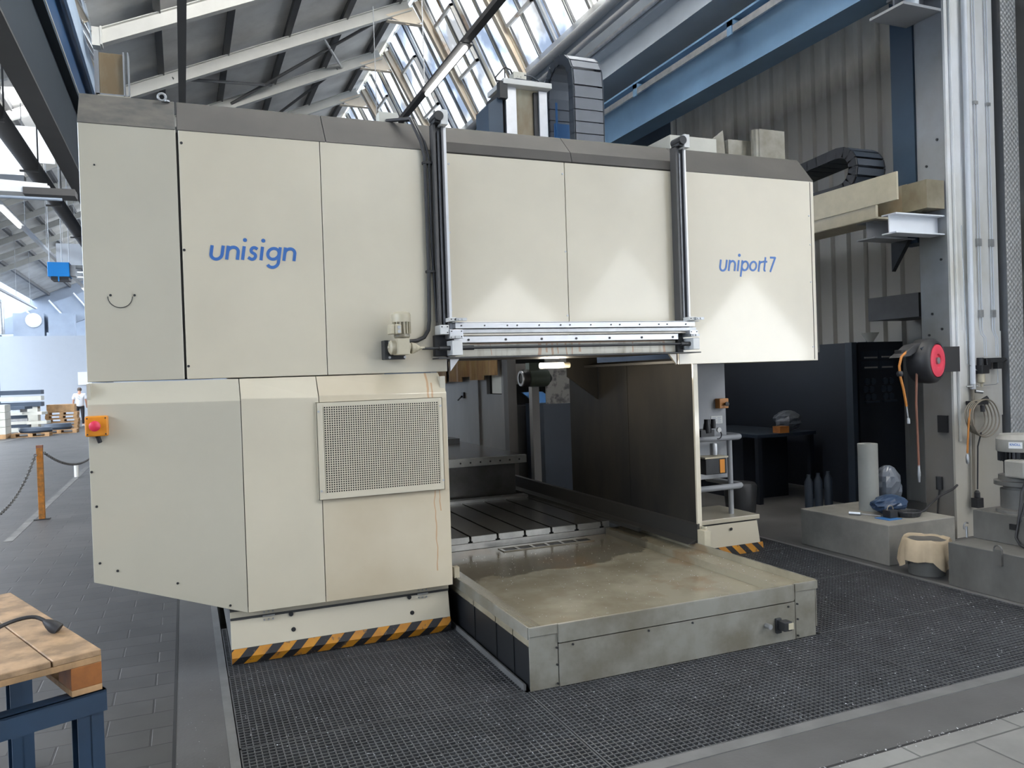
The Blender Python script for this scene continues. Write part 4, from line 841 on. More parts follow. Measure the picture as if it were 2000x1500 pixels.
# guard cabin behind
t = thing('guard_cabin', 'grey sheet-metal cabin wall with a small window and latch, behind the work tables', 'cabin', (3.95, 10.8, 0))
obj('side_wall', MB().box(3.90, 3.95, 10.65, 13.0, 0, 2.2), 'cabin_grey', t)
mb = MB(); mb.box(3.90, 3.95, 9.62, 10.33, 0, 1.40); mb.box(3.90, 3.95, 9.62, 9.77, 1.40, 2.2); mb.box(3.90, 3.95, 10.33, 10.6, 0, 2.2); mb.box(3.90, 3.95, 9.77, 10.33, 1.85, 2.2); obj('window_wall', mb, 'cabin_grey', t)
obj('corner_post', MB().box(3.87, 3.96, 10.60, 10.66, 0, 2.2), 'cabin_grey', t)
obj('door_frame', MB().box(3.86, 3.98, 9.45, 9.60, 0, 2.2), 'duct_dark', t)
obj('bright_pane', MB().box(3.94, 3.95, 9.78, 10.22, 1.41, 1.85), 'panel_pale', t)
mb = MB(); mb.box(3.87, 3.90, 11.25, 11.33, 1.33, 1.42); mb.tube([(3.86, 11.30, 1.36), (3.85, 11.45, 1.30)], .012, 6); obj('latch', mb, 'black_plastic', t)
# ochre curtain strips
for i, (y0, y1, zb) in enumerate(((9.72, 10.22, 1.66), (10.28, 10.72, 1.60), (10.74, 11.12, 1.65), (11.16, 11.8, 1.58), (11.85, 12.5, 1.56))):
    mb = MB(); n = 8; A = [(3.82+.03*math.sin(k*1.3+i), y0+(y1-y0)*k/n) for k in range(n+1)]; mb.prism(A+[(x+.012, y) for x, y in A[::-1]], 'z', zb, 1.98)
    single('curtain_strip', mb, 'curtain_ochre', 'hanging ochre curtain flap above the cabin wall, %s from the right' % ('first', 'second', 'third', 'fourth', 'fifth')[i], 'curtain', 'ochre curtain flaps under the beam', base=(3.83, (y0+y1)/2, zb))
# angle head hanging in the opening
t = thing('milling_head', 'grey-green cylindrical milling head hanging in the dark opening', 'milling head', (3.5, 8.0, 1.6))
obj('head_body', MB().lathe([(0, 0), (.075, 0), (.095, .01), (.098, .22), (.09, .235), (0, .235)], (3.50, 7.98, 1.612), (1, 0, 0), 28), 'head_green', t, smooth=40)
obj('front_flange', MB().lathe([(0, 0), (.09, 0), (.10, .02), (.10, .07), (0, .07)], (3.425, 7.98, 1.612), (1, 0, 0), 28), 'dark_steel', t, smooth=40)
obj('spindle_ring', MB().lathe([(.06, 0), (.085, 0), (.088, .012), (.06, .012), (.055, .004)], (3.412, 7.98, 1.612), (1, 0, 0), 28, False), 'steel', t, smooth=40)
obj('rear_knob', MB().lathe([(0, .0), (.05, .0), (.05, .03), (.03, .05), (0, .05)], (3.735, 7.98, 1.605), (1, 0, 0), 16), 'dark_steel', t, smooth=40)
obj('hanger_bracket', MB().box(3.5, 3.62, 7.93, 8.03, 1.70, 1.78), 'head_green', t)
t = thing('control_desk', 'dark control desk with a sloping blue screen behind the cabin corner', 'control desk', (4.2, 9.6, 0))
obj('desk_body', MB().box(4.0, 4.6, 9.5, 10.2, 0, 1.25), 'dark_steel', t); mb = MB(); mb.loft([[Vector((4.25, 9.42, 1.27)), Vector((4.55, 9.42, 1.27)), Vector((4.42, 9.6, 1.42)), Vector((4.12, 9.6, 1.42))], [Vector((4.25, 9.46, 1.27)), Vector((4.55, 9.46, 1.27)), Vector((4.42, 9.64, 1.42)), Vector((4.12, 9.64, 1.42))]]); obj('screen', mb, 'panel_blue', t)
obj('upper_cabinet', MB().box(4.0, 4.5, 9.6, 10.2, 1.53, 1.80), 'cabin_grey', t)
single('square_post', MB().box(3.71, 3.80, 8.35, 8.44, .30, 1.52), 'cabin_grey', 'worn grey square post standing below the milling head', 'post', base=(3.755, 8.4, .3))
single('stained_panel', MB().box(4.15, 4.75, 8.9, 8.93, 1.28, 2.0), 'stained_sheet', 'pale scratched sheet standing on the dark cabinet at the back of the machine opening', 'panel', base=(4.45, 8.91, 1.28))
single('dark_cabinet', MB().box(4.08, 4.75, 8.85, 9.4, 0, 1.28), 'navy_mid', 'dark blue cabinet at the back of the machine opening, under the scratched sheet', 'cabinet', base=(4.4, 9.1, 0))

# ================================================================== floor gratings
def grating(x0, x1, y0, y1, label):
    mb = MB(); P = .030; w = .0026; z0, z1 = -.030, 0.0
    w2 = .007
    for (a, b, c, d) in ((x0, x0+w2, y0, y1), (x1-w2, x1, y0, y1), (x0, x1, y0, y0+w2), (x0, x1, y1-w2, y1)): mb.box(a, b, c, d, z0, z1+.0008)
    nx = max(1, round((x1-x0)/P)); ny = max(1, round((y1-y0)/P))
    for i in range(1, nx): x = x0+(x1-x0)*i/nx; mb.box(x-w, x+w, y0, y1, z0, z1)
    for j in range(1, ny): y = y0+(y1-y0)*j/ny; mb.box(x0, x1, y-w*1.25, y+w*1.25, z0, z1+.0012)
    return single('floor_grating', mb, 'grating_grp', label, 'grating', 'dark moulded gratings over the pit', base=((x0+x1)/2, (y0+y1)/2, -.03))
g = .006
XS = (.174, 1.595, 3.555, 5.095); YS = (2.866, 3.78, 4.74, 5.7, 6.7, 7.7)
cols = ('left', 'middle', 'right'); rows = ('front', 'second', 'third', 'fourth', 'fifth')
for j in range(5):
    for i in range(3):
        if (i == 1 and 1 <= j) or (i == 0 and j >= 3): continue
        lab = 'dark square-mesh floor grating, %s panel of the %s row' % (cols[i], rows[j])
        if (i, j) == (0, 0): lab = 'dark square-mesh floor grating at the near left corner of the pit'
        if (i, j) == (1, 0): lab = 'dark square-mesh floor grating directly in front of the chip tray'
        if (i, j) == (0, 1): lab = 'dark square-mesh floor grating left of the tray, before the hazard skirt'
        grating(XS[i]+g/2, XS[i+1]-g/2, YS[j]+g/2, YS[j+1]-g/2, lab)
# swarf scattered on gratings, tray and kerb
mb = MB(); rnd = random.Random(3)
def chip(x, y, z, s):
    a = rnd.random()*PI; c, q = math.cos(a)*s, math.sin(a)*s; h = s*.5
    v = [mb.bm.verts.new(p) for p in ((x-c, y-q, z), (x+c*.6, y+q*.6, z), (x+q*.4, y-c*.4, z+h), (x+c, y+q, z+h*.6))]
    mb._f([v[0], v[1], v[2]]); mb._f([v[1], v[3], v[2]]); mb._f([v[0], v[2], v[3]])
for _ in range(2700):
    x = rnd.uniform(.2, 5.05); y = rnd.uniform(2.9, 5.9)
    if x > 1.0 and rnd.random() < .0: continue
    if 1.58 < x < 3.56 and y > 3.74: continue
    if .2 < x < 1.58 and y > 4.88: continue
    chip(x, y, .002, rnd.uniform(.002, .0055))
for _ in range(420): chip(rnd.uniform(1.84, 3.33), rnd.uniform(3.85, 5.85), .2455, rnd.uniform(.002, .0045))
for _ in range(40): chip(rnd.uniform(3.37, 3.51), rnd.uniform(3.8, 5.2), .2945, rnd.uniform(.003, .005))
for _ in range(260): chip(rnd.uniform(1.6, 5.6), 2.506+rnd.gauss(0, .012), .002, rnd.uniform(.002, .005))
for _ in range(60): chip(rnd.uniform(-.1, .15), rnd.uniform(2.6, 5), .001, rnd.uniform(.0015, .003))
tag(obj('metal_chips', mb, 'bright_aluminium'), 'tiny bright metal chips scattered over the gratings and the tray', 'swarf', kind='stuff')

# ================================================================== right side: plinth, tanks, pump, bags
single('concrete_plinth', MB().box(5.235, 6.0, 4.76, 5.75, .0, .33), 'concrete_dirty', 'long dirty concrete block standing on the floor right of the gratings', 'plinth', base=(5.6, 5.25, 0), bevel=.008)
t = thing('coolant_tank', 'low dark oily steel tank at the right edge beside the lined bucket', 'tank', (5.6, 3.6, 0))
mb = MB(); mb.box(5.15, 6.1, 3.0, 4.15, .0, .318); obj('tank_body', mb, 'oil_tank', t, bevel=.005)
mb = MB(); mb.box(5.13, 5.15, 3.725, 3.785, .23, .34); mb.tube(arc((5.14, 3.755, .34), .028, 0, PI, 8, 'yz'), .006, 6); obj('lifting_lug', mb, 'oil_tank', t)
t = thing('pump_unit_tank', 'smaller grey tank box on top of the low oily tank, under the pump', 'tank', (5.8, 3.9, .318))
mb = MB(); mb.box(5.43, 6.1, 3.55, 4.16, .318, .53); obj('box_body', mb, 'oil_tank', t, bevel=.005)
mb = MB(); mb.box(5.42, 5.43, 3.82, 3.87, .43, .47); obj('small_plate', mb, 'black_plastic', t)
mb = MB(); mb.tube(arc((5.40, 4.19, .40), .03, PI*.3, PI*1.2, 8, 'xz'), .006, 6); mb.tube([(5.40, 4.19, .318), (5.40, 4.19, .40)], .008, 6); obj('wire_handle', mb, 'galvanised', t)
t = thing('coolant_pump', 'upright grey motor pump with a blue-lettered white sticker, on the right tank', 'pump', (5.62, 3.93, .53))
c = (5.62, 3.93)
obj('motor_cap', MB().lathe([(.135, 0), (.14, .01), (.14, .09), (.115, .125), (0, .13)], (c[0], c[1], .975), (0, 0, 1), 28), 'pump_grey', t, smooth=35)
mb = MB(); mb.lathe([(.10, 0), (.10, .075)], (c[0], c[1], .905), (0, 0, 1), 24)
for k in range(28):
    M = Matrix.Translation((c[0], c[1], .905)) @ Matrix.Rotation(2*PI*k/28, 4, 'Z'); mb.box(.10, .13, -.002, .002, 0, .07, M)
obj('cooling_fins', mb, 'dark_steel', t)
obj('terminal_box', MB().box(c[0]-.185, c[0]-.02, c[1]-.17, c[1]-.02, .80, .925), 'pump_grey', t, bevel=.012)
mb = MB(); mb.lathe([(.10, 0), (.10, .03), (.16, .03), (.16, .06), (.13, .065), (.13, .10)], (c[0], c[1], .70), (0, 0, 1), 24); mb.lathe([(.15, 0), (.15, .02), (.12, .03), (.12, .17)], (c[0], c[1], .53), (0, 0, 1), 24); obj('pump_body', mb, 'oil_tank', t, smooth=35)
q = obj('warning_sticker', MB().box(c[0]-.095, c[0]-.02, c[1]-.118, c[1]-.112, .62, .70), 'orange_dim', t)
def camface_label(parent):
    # sticker on the side of the cap that faces the aisle
    M = Matrix.Translation((c[0], c[1], 0)) @ Matrix.Rotation(math.radians(-62), 4, 'Z')
    mb = MB(); mb.box(-.04, .045, -.1425, -.139, 1.005, 1.05, M); s = obj('sticker', mb, 'white_metal', parent)
    cu = bpy.data.curves.new('t', 'FONT'); cu.body = 'KNOLL'; cu.size = 1; cu.extrude = .002; cu.offset = .02
    o = bpy.data.objects.new('t', cu); COL.objects.link(o); bpy.context.view_layer.update()
    me = bpy.data.meshes.new_from_object(o.evaluated_get(bpy.context.evaluated_depsgraph_get())); bpy.data.objects.remove(o)
    xs = [v.co.x for v in me.vertices]; ys = [v.co.y for v in me.vertices]; off = Vector((5.62, 3.93, .53))
    for v in me.vertices: v.co = M @ Vector((-.032+(v.co.x-min(xs))/(max(xs)-min(xs))*.066, -.1435-(v.co.z > 0)*.0008, 1.024+(v.co.y-min(ys))/(max(ys)-min(ys))*.018))-off
    me.materials.append(MATS['logo_blue']); o = bpy.data.objects.new('lettering', me); COL.objects.link(o); o.parent = s
camface_label(t)
mb = MB(); mb.tube([(5.50, 3.80, .76), (5.46, 3.80, .70), (5.43, 3.79, .60), (5.42, 3.80, .50), (5.415, 3.82, .38), (5.40, 3.78, .335), (5.36, 3.70, .328), (5.3, 3.6, .328)], .009, 8); mb.tube([(5.55, 3.78, .82), (5.52, 3.76, .72), (5.46, 3.78, .62), (5.43, 3.79, .5)], .008, 8); obj('power_hose', mb, 'rubber_black', t, smooth=60)
# lined bucket
def liner_rim(cx, cy, z, r, n=40):
    return [Vector((cx+(r+.006*math.sin(5*a)+.004*math.sin(9*a))*math.cos(a), cy+(r+.006*math.sin(5*a))*math.sin(a), z+.006*math.sin(4*a+1))) for a in [2*PI*k/n for k in range(n)]]
t = thing('lined_bucket', 'dark bucket lined with a folded beige cloth bag, on the floor between plinth and tank', 'bucket', (5.31, 4.47, 0))
bx, by = 5.31, 4.47
obj('bucket_body', MB().lathe([(.13, 0), (.145, .24), (.14, .24), (.126, .01)], (bx, by, 0), (0, 0, 1), 28), 'oil_tank', t, smooth=40)
mb = MB(); n = 48; loops = []
for r, z in ((.12, .10), (.145, .262), (.150, .278), (.163, .284), (.170, .272), (.177, .235), (.188, .18), (.192, .12)):
    lp = []
    for k in range(n):
        a = 2*PI*k/n; fold = (.010*math.sin(6*a+1)+.007*math.sin(13*a))*(max(0, .30-z)/.12 if r > .145 else .25)
        zz = z-(.07*max(0, math.sin(3*a+.4))*(1 if z < .16 else .3) if r > .15 else 0)+.004*math.sin(5*a)
        lp.append(Vector((bx+(r+fold)*math.cos(a), by+(r+fold)*math.sin(a), zz)))
    loops.append(lp)
mb.loft(loops[1:], False); mb.mat(1).loft(loops[:2]); obj('cloth_liner', mb, ['bag_cloth', 'oil_tank'], t, smooth=60)
mb = MB(); mb.tube([(5.33, 4.30, .13), (5.28, 4.24, .08), (5.22, 4.20, .02), (5.18, 4.16, .008)], .007, 8); obj('drain_hose', mb, 'hose_grey', t, smooth=60)
mb = MB(); mb.lathe([(.02, .0), (.05, .02), (.075, .06), (.07, .12), (.04, .16), (0, .17)], (5.05, 3.42, .0), (0, 0, 1), 14)
single('small_cloth_bag', mb, 'bag_cloth', 'pale cloth bag end at the far right edge, on the grating', 'bag', base=(5.05, 3.42, 0), smooth=60)
# things on the plinth
mb = MB(); mb.lathe([(.0, 0), (.085, 0), (.085, .60), (.03, .60), (.03, .56), (0, .56)], (5.67, 5.36, .33), (0, 0, 1), 28)
single('paper_roll', mb, 'cloth_white', 'upright white paper roll standing on the concrete plinth', 'roll', base=(5.67, 5.36, .33), smooth=40)
def crumple(cx, cy, cz, rx, ry, rz, seed, n=18, m=12):
    rr = random.Random(seed); mb = MB(); loops = []
    for i in range(1, m):
        th = PI*i/m; lp = []
        for k in range(n):
            a = 2*PI*k/n; d = 1+rr.uniform(-.12, .12); lp.append(Vector((cx+rx*math.sin(th)*math.cos(a)*d, cy+ry*math.sin(th)*math.sin(a)*d, cz-rz*math.cos(th))))
        loops.append(lp)
    mb.loft(loops); return mb
single('plastic_bag', crumple(5.66, 5.13, .415, .17, .11, .085, 5), 'bag_blue', 'crumpled dark blue plastic bag at the foot of the paper roll', 'bag', base=(5.66, 5.13, .33))
single('plastic_bag', crumple(5.90, 5.36, .53, .12, .11, .19, 9), 'bag_clear', 'grey translucent plastic bag on the plinth, right of the paper roll', 'bag', base=(5.90, 5.36, .33))
t = thing('cable_tester', 'small dark device with a wire handle on a blue sheet, on the plinth', 'device', (5.52, 4.98, .33))
obj('device_body', MB().box(5.47, 5.56, 4.95, 5.03, .335, .40), 'black_plastic', t, bevel=.006); obj('carry_handle', MB().tube(arc((5.515, 4.99, .40), .035, 0, PI, 8, 'xz'), .005, 6), 'hose_grey', t); obj('blue_sheet', MB().box(5.40, 5.55, 4.90, 5.05, .33, .335), 'panel_blue', t)
mb = MB(); mb.tube([(5.35, 5.28, .345), (5.40, 5.2, .345)], .016, 10); mb.tube([(5.40, 5.2, .345), (5.48, 5.06, .34)], .005, 6)
single('hand_lamp', mb, 'galvanised', 'small metal-tipped torch lying on the plinth', 'torch', base=(5.4, 5.2, .33))
mb = MB()
for k in range(4): mb.tube([(5.70+(.09+.006*k)*math.cos(a*.35), 4.96+(.07+.005*k)*math.sin(a*.35), .338+.011*k) for a in range(18)], .007, 6, closed=True)
single('cable_coil', mb, 'rubber_black', 'black cable coil lying on the corner of the plinth', 'cable', base=(5.7, 4.96, .33))
mb = MB(); mb.tube([(5.80, 4.98, .345), (5.95, 5.02, .345), (6.1, 5.10, .36), (6.3, 5.16, .42), (6.5, 5.17, .47), (6.57, 5.18, .50)], .010, 8)
single('floor_cable', mb, 'rubber_black', 'black cable running from the plinth to the column foot', 'cable', base=(6.2, 5.1, .33), smooth=60)
# column fittings
t = thing('hose_reel', 'black hose reel with a bright red hub, mounted on the column side', 'hose reel', (6.2, 5.0, 1.65))
RC = (6.10, 5.06, 1.655); rax = Vector((.28, -.96, 0)).normalized()
obj('drum_housing', MB().lathe([(0, -.12), (.17, -.12), (.195, -.09), (.20, 0), (.195, .05), (.17, .075), (.152, .08), (.146, .06), (0, .06)], RC, rax, 36), 'rubber_black', t, smooth=40)
h = obj('red_hub', MB().lathe([(.146, .06), (.142, .082), (.10, .094), (.06, .086), (.052, .07), (0, .07)], RC, rax, 36), 'red_reel', t, smooth=50)
obj('hub_cap', MB().lathe([(.03, .07), (.03, .088), (0, .09)], RC, rax, 20), 'galvanised', h, smooth=40)
mb = MB(); mb.box(5.78, 6.1, 5.06, 5.14, 1.70, 1.76); mb.prism([(5.72, 1.69), (5.84, 1.70), (6.08, 1.80), (6.05, 1.83), (5.9, 1.80)], 'y', 5.03, 5.15); obj('outlet_arm', mb, 'rubber_black', t, bevel=.006)
mb = MB(); mb.prism([(6.0, 1.60), (6.0, 1.80), (5.93, 1.77), (5.97, 1.70)], 'y', 4.99, 5.0); obj('guard_wing', mb, 'chain_dark', t)
mb = MB(); mb.box(6.20, 6.57, 5.12, 5.2, 1.55, 1.78); obj('wall_bracket', mb, 'rubber_black', t)
mb = MB(); mb.tube([(5.86, 5.05, 1.76), (5.74, 5.03, 1.70), (5.70, 5.02, 1.62), (5.70, 5.01, 1.52), (5.72, 5.0, 1.42), (5.75, 5.0, 1.27)], .0105, 10); obj('air_hose', mb, 'hose_orange', t, smooth=60)
mb = MB(); mb.tube([(5.75, 5.0, 1.27), (5.765, 5.0, 1.17)], .006, 8); mb.lathe([(.013, 0), (.014, .02), (.012, .045), (.006, .05)], (5.768, 5.0, 1.12), (0, 0, 1), 12); obj('hose_nozzle', mb, 'galvanised', t, smooth=40)
obj('hose_stop', MB().lathe([(.02, 0), (.028, .015), (.028, .03), (.02, .045)], (5.70, 5.015, 1.53), (0, 0, 1), 14), 'rubber_black', t, smooth=40)
mb = MB(); mb.tube([(5.94, 5.05, 1.56), (5.90, 5.03, 1.3), (5.895, 5.02, 1.0), (5.90, 5.02, .74)], .010, 10)
t = thing('hanging_hose', 'straight brown hose hanging below the hose reel with a metal coupling', 'hose', (5.9, 5.03, .6)); obj('hose', mb, 'hose_brown', t, smooth=60)
obj('hose_coupling', MB().lathe([(.008, 0), (.012, .05), (.014, .06), (.014, .09), (.01, .12), (.01, .15)], (5.90, 5.02, .60), (0, 0, 1), 12), 'galvanised', t, smooth=40)
# pipes on the column face
mb = MB(); mb.tube([(6.80, 5.16, 6.2), (6.795, 5.16, 3.2), (6.785, 5.16, 1.42)], .024, 12)
t = thing('conduit_pipe', 'thick pale conduit running down the column face', 'pipe', (6.79, 5.16, .6)); obj('pipe', mb, 'steel_pale', t, smooth=40)
mb = MB(); mb.tube([(6.785, 5.16, 1.42), (6.77, 5.17, .30)], .014, 10); obj('lower_pipe', mb, 'hose_grey', t, smooth=40)
mb = MB(); mb.lathe([(.028, 0), (.028, .05)], (6.785, 5.16, 1.38), (0, 0, 1), 14); mb.tube([(6.70, 5.16, 1.405), (6.82, 5.14, 1.405)], .008, 8); mb.tube([(6.80, 5.15, 1.36), (6.86, 5.12, 1.35)], .016, 10); obj('ball_valve', mb, 'galvanised', t, smooth=40)
for i, x in enumerate((6.95, 7.12)):
    mb = MB()
    for dx in (-.012, .016): mb.tube([(x+dx, 5.187, 6.2), (x+dx, 5.187, 1.93), (x+dx+.012, 5.187, 1.89), (x+dx+.045-.01*i, 5.187, 1.86), (x+dx+.05-.01*i, 5.187, 1.68)], .0055, 8)
    t = thing('thin_pipe_pair', 'pair of thin steel pipes down the column face, %s pair' % ('left' if i == 0 else 'right'), 'pipe', (x, 5.187, 1.68), 0, 'thin pipe pairs on the white column'); obj('pipes', mb, 'steel_pale', t, smooth=40)
    mb = MB(); mb.box(x-.025, x+.028, 5.176, 5.2, 2.72, 2.79); mb.box(x-.02, x+.028, 5.176, 5.2, 2.05, 2.12); mb.box(x-.02, x+.028, 5.176, 5.2, 4.05, 4.08); obj('pipe_clip', mb, 'galvanised', t)
t = thing('air_regulator', 'dark compressed-air regulator with brass bowl on the column plate', 'regulator', (6.9, 5.13, 1.4))
mb = MB(); mb.box(6.82, 6.92, 5.09, 5.17, 1.52, 1.60); mb.lathe([(.03, 0), (.03, .08), (0, .08)], (6.85, 5.13, 1.59), (0, 0, 1), 14); mb.box(6.90, 6.96, 5.10, 5.16, 1.56, 1.66); obj('regulator_body', mb, 'black_plastic', t, bevel=.004)
mb = MB(); mb.lathe([(.008, -.03), (.012, 0), (.032, .01), (.032, .09)], (6.86, 5.13, 1.43), (0, 0, 1), 14); obj('filter_bowl', mb, 'motor_cream', t, smooth=40)
mb = MB(); mb.box(6.93, 7.16, 5.11, 5.16, 1.62, 1.665); mb.lathe([(.02, 0), (.02, .03), (0, .08)], (7.16, 5.135, 1.642), (1, 0, 0), 12); mb.box(7.06, 7.13, 5.11, 5.16, 1.56, 1.62); obj('valve_manifold', mb, 'dark_steel', t, bevel=.003)
mb = MB(); mb.tube([(7.09, 5.135, 1.56), (7.09, 5.135, 1.43), (7.07, 5.135, 1.415), (6.90, 5.135, 1.41)], .004, 6); mb.tube([(6.70, 5.17, 2.9), (6.72, 5.17, 2.2), (6.735, 5.17, 1.62), (6.82, 5.14, 1.55)], .004, 6); obj('thin_tube', mb, 'galvanised', t)
t = thing('hose_coil', 'coil of grey-brown hose hanging on a black hook on the column', 'hose', (6.8, 5.13, .4))
rr = random.Random(5); mb = MB()
for k in range(5):
    cx = 6.78+.02*k-.03; rx = .13+.012*k; rz = .15+.006*k
    mb.tube([(cx+rx*math.cos(a), 5.12-.012*k+.006*math.sin(3*a), 1.125-.004*k+rz*math.sin(a)) for a in [2*PI*j/36 for j in range(36)]], .006, 8, closed=True)
obj('hose_loops', mb, 'hose_grey', t, smooth=60)
mb = MB(); mb.box(6.72, 6.88, 5.08, 5.19, 1.235, 1.27); mb.tube([(6.84, 5.15, 1.25), (6.90, 5.10, 1.30)], .018, 10); mb.lathe([(.02, 0), (.022, .06), (0, .06)], (6.80, 5.08, 1.17), (0, 0, 1), 12); obj('hook', mb, 'black_plastic', t)
mb = MB(); mb.tube([(6.80, 5.10, .98), (6.775, 5.12, .85), (6.77, 5.13, .45)], .007, 8); obj('hanging_lead', mb, 'rubber_black', t, smooth=60)
mb = MB(); mb.box(6.73, 6.81, 5.10, 5.17, .28, .37); mb.lathe([(.025, 0), (.025, .05), (.012, .07), (0, .07)], (6.77, 5.135, .37), (0, 0, 1), 12); obj('plug_socket', mb, 'black_plastic', t, bevel=.004)
mb = MB(); mb.tube([(6.66, 5.10, 1.2), (6.62, 5.09, 1.05), (6.61, 5.10, .80)], .009, 8); 
t = thing('orange_hose', 'short orange hose end with coupling hanging at the column edge', 'hose', (6.61, 5.1, .7)); obj('hose', mb, 'hose_orange', t, smooth=60); obj('coupling', MB().lathe([(.01, 0), (.016, .02), (.016, .06), (.01, .09)], (6.61, 5.10, .70), (0, 0, 1), 12), 'galvanised', t, smooth=40)
single('wall_socket', MB().box(6.555, 6.579, 5.26, 5.36, .98, 1.14), 'black_plastic', 'small black socket plate on the grey side of the column', 'socket', base=(6.567, 5.31, .98))
mb = MB(); mb.tube([(6.56, 5.36, .56), (6.56, 5.36, .44)], .03, 10); mb.tube([(6.56, 5.36, .44), (6.555, 5.38, .3), (6.55, 5.40, .0)], .006, 6)
single('hanging_plug', mb, 'dark_steel', 'dark plug and lead on the lower side of the column', 'plug', base=(6.555, 5.38, 0))
# tread-plate clad pillar at the right edge
t = thing('clad_pillar', 'pillar clad in shiny aluminium tread plate at the right edge', 'pillar', (7.4, 5.2, 0))
obj('front_plate', MB().box(7.345, 7.56, 5.20, 5.21, 0, 7.4), 'tread_plate', t, label='bright patterned plate facing the aisle')
obj('side_plate', MB().loft([[Vector((7.25, 5.40, z)), Vector((7.345, 5.205, z)), Vector((7.35, 5.21, z)), Vector((7.255, 5.41, z))] for z in (0, 7.4)]), 'tread_shaded', t); obj('core', MB().box(7.36, 7.56, 5.22, 5.45, .0, 7.4), 'steel_grey', t)
# background on the right: dark tool boards and shelves
t = thing('tool_cabinet', 'dark navy cabinet with pale handles and round bins, below the hose reel', 'cabinet', (7.6, 7.0, 0))
obj('cabinet_body', MB().box(7.20, 7.90, 6.9, 7.5, 0, 1.90), 'navy_paint', t)
for i, (x0, x1, z) in enumerate(((7.27, 7.46, 1.715), (7.54, 7.70, 1.72), (7.27, 7.46, 1.60), (7.54, 7.70, 1.60))): 
    d = obj('drawer', MB().box(x0-.04, x1+.03, 6.885, 6.9, z-.02, z+.08), 'navy_mid', t); obj('handle', MB().box(x0, x1, 6.87, 6.885, z-.005, z+.012), 'pump_grey', d)
mb = MB()
for gx_ in (7.36, 7.64):
    for (dx_, dz) in ((-.04, 0), (.05, 0), (-.07, -.09), (.02, -.09), (-.04, -.18), (.05, -.18)): mb.lathe([(0, 0), (.04, .0), (.04, .02), (0, .02)], (gx_+dx_, 6.885, 1.44+dz), (0, 1, 0), 8)
    mb.box(gx_-.1, gx_+.11, 6.86, 6.9, 1.195, 1.215)
obj('round_bins', mb, 'chain_dark', t)
obj('side_post', MB().box(7.10, 7.17, 6.9, 7.0, 0, 1.9), 'chain_dark', t)
single('funnel', MB().lathe([(.03, 0), (.09, .10), (.10, .115)], (7.55, 7.05, 1.90), (0, 0, 1), 20), 'panel_pale', 'pale funnel standing on top of the navy cabinet', 'funnel', base=(7.55, 7.05, 1.90), smooth=40)
single('tool_board', MB().box(7.84, 7.93, 7.7, 10.6, 0, 1.82), 'navy_paint', 'long navy tool board against the corrugated wall', 'board', base=(7.88, 9.1, 0))
mb = MB(); mb.box(7.35, 7.93, 6.2, 6.88, 2.14, 2.40)
single('dark_duct_box', mb, 'dark_steel', 'long dark box fixed on the corrugated wall above the funnel', 'box', base=(7.6, 6.5, 2.14))
t = thing('side_bench', 'dark blue workbench in the shadow behind the machine', 'bench', (6.9, 8.0, 0))
obj('bench_top', MB().box(6.3, 7.2, 7.6, 9.2, .80, .84), 'navy_mid', t)
for x in (6.35, 7.15):
    for y in (7.65, 9.15): obj('leg', MB().box(x-.03, x+.03, y-.03, y+.03, 0, .80), 'navy_paint', t)
obj('lower_cabinet', MB().box(6.4, 7.1, 8.0, 9.1, 0, .78), 'navy_paint', t)
single('grey_sack', crumple(6.98, 7.85, .97, .17, .15, .13, 21), 'bag_clear', 'slumped grey sack on the dark workbench', 'sack', base=(6.98, 7.85, .84))
single('cardboard_box', MB().box(6.66, 6.80, 7.62, 7.75, .84, .92), 'wood_block', 'small brown box at the bench corner', 'box', base=(6.73, 7.68, .84))
single('waste_bin', MB().lathe([(.14, 0), (.17, .42), (.15, .45), (0, .45)], (5.35, 6.75, 0), (0, 0, 1), 20), 'dark_steel', 'dark rounded waste bin behind the right foot of the machine', 'bin', base=(5.35, 6.75, 0), smooth=40)
for i, (x, y) in enumerate(((6.15, 6.62), (6.32, 6.66), (6.5, 6.7))):
    single('gas_cylinder', MB().lathe([(.045, 0), (.045, .40), (.02, .45), (.02, .48), (0, .48)], (x, y, 0), (0, 0, 1), 14), 'navy_mid', 'slim blue cylinder behind the plinth, %s of three' % ('left', 'middle', 'right')[i], 'cylinder', 'slim blue cylinders behind the plinth', base=(x, y, 0), smooth=40)

# ================================================================== near left: pallet on trestle
ang = math.radians(23); ux = Vector((math.sin(ang), -math.cos(ang), 0)); vx = Vector((-math.cos(ang), -math.sin(ang), 0))
pc = Vector((-.305, 3.175, 0))          # near right corner on the ground plan
PB = Vector((-.305, 3.175, .578))
def pM(): return Matrix(((-ux.x, vx.x, 0, PB.x), (-ux.y, vx.y, 0, PB.y), (0, 0, 1, PB.z), (0, 0, 0, 1)))
Mp = pM()                                # local x = away along planks, local y = towards the left, local z = up
t = thing('wooden_pallet', 'used wooden pallet lying on the blue steel trestle, near left corner', 'pallet', tuple(PB))
yy = 0
for w in (.155, .155, .155, .155, .155):
    obj('top_board', MB().box(0, 1.2, yy, yy+w, .122, .144, Mp), 'wood_top', t, bevel=.003); yy += w+.006
for x in (0, .528, 1.055): obj('cross_board', MB().box(x, x+.145, 0, .8, .100, .122, Mp), 'wood_pale', t, bevel=.002)
for x in (0, .528, 1.055):
    for y0, w in ((0, .10), (.33, .145), (.70, .10)): obj('block', MB().box(x, x+.145, y0, y0+w, .022, .100, Mp), 'wood_block', t, bevel=.002)
for y0, w in ((0, .10), (.33, .145), (.70, .10)): obj('bottom_board', MB().box(0, 1.2, y0, y0+w, 0, .022, Mp), 'wood_pale', t, bevel=.002)
t = thing('steel_trestle', 'dark blue steel trestle carrying the wooden pallet', 'trestle', (PB.x, PB.y, 0))
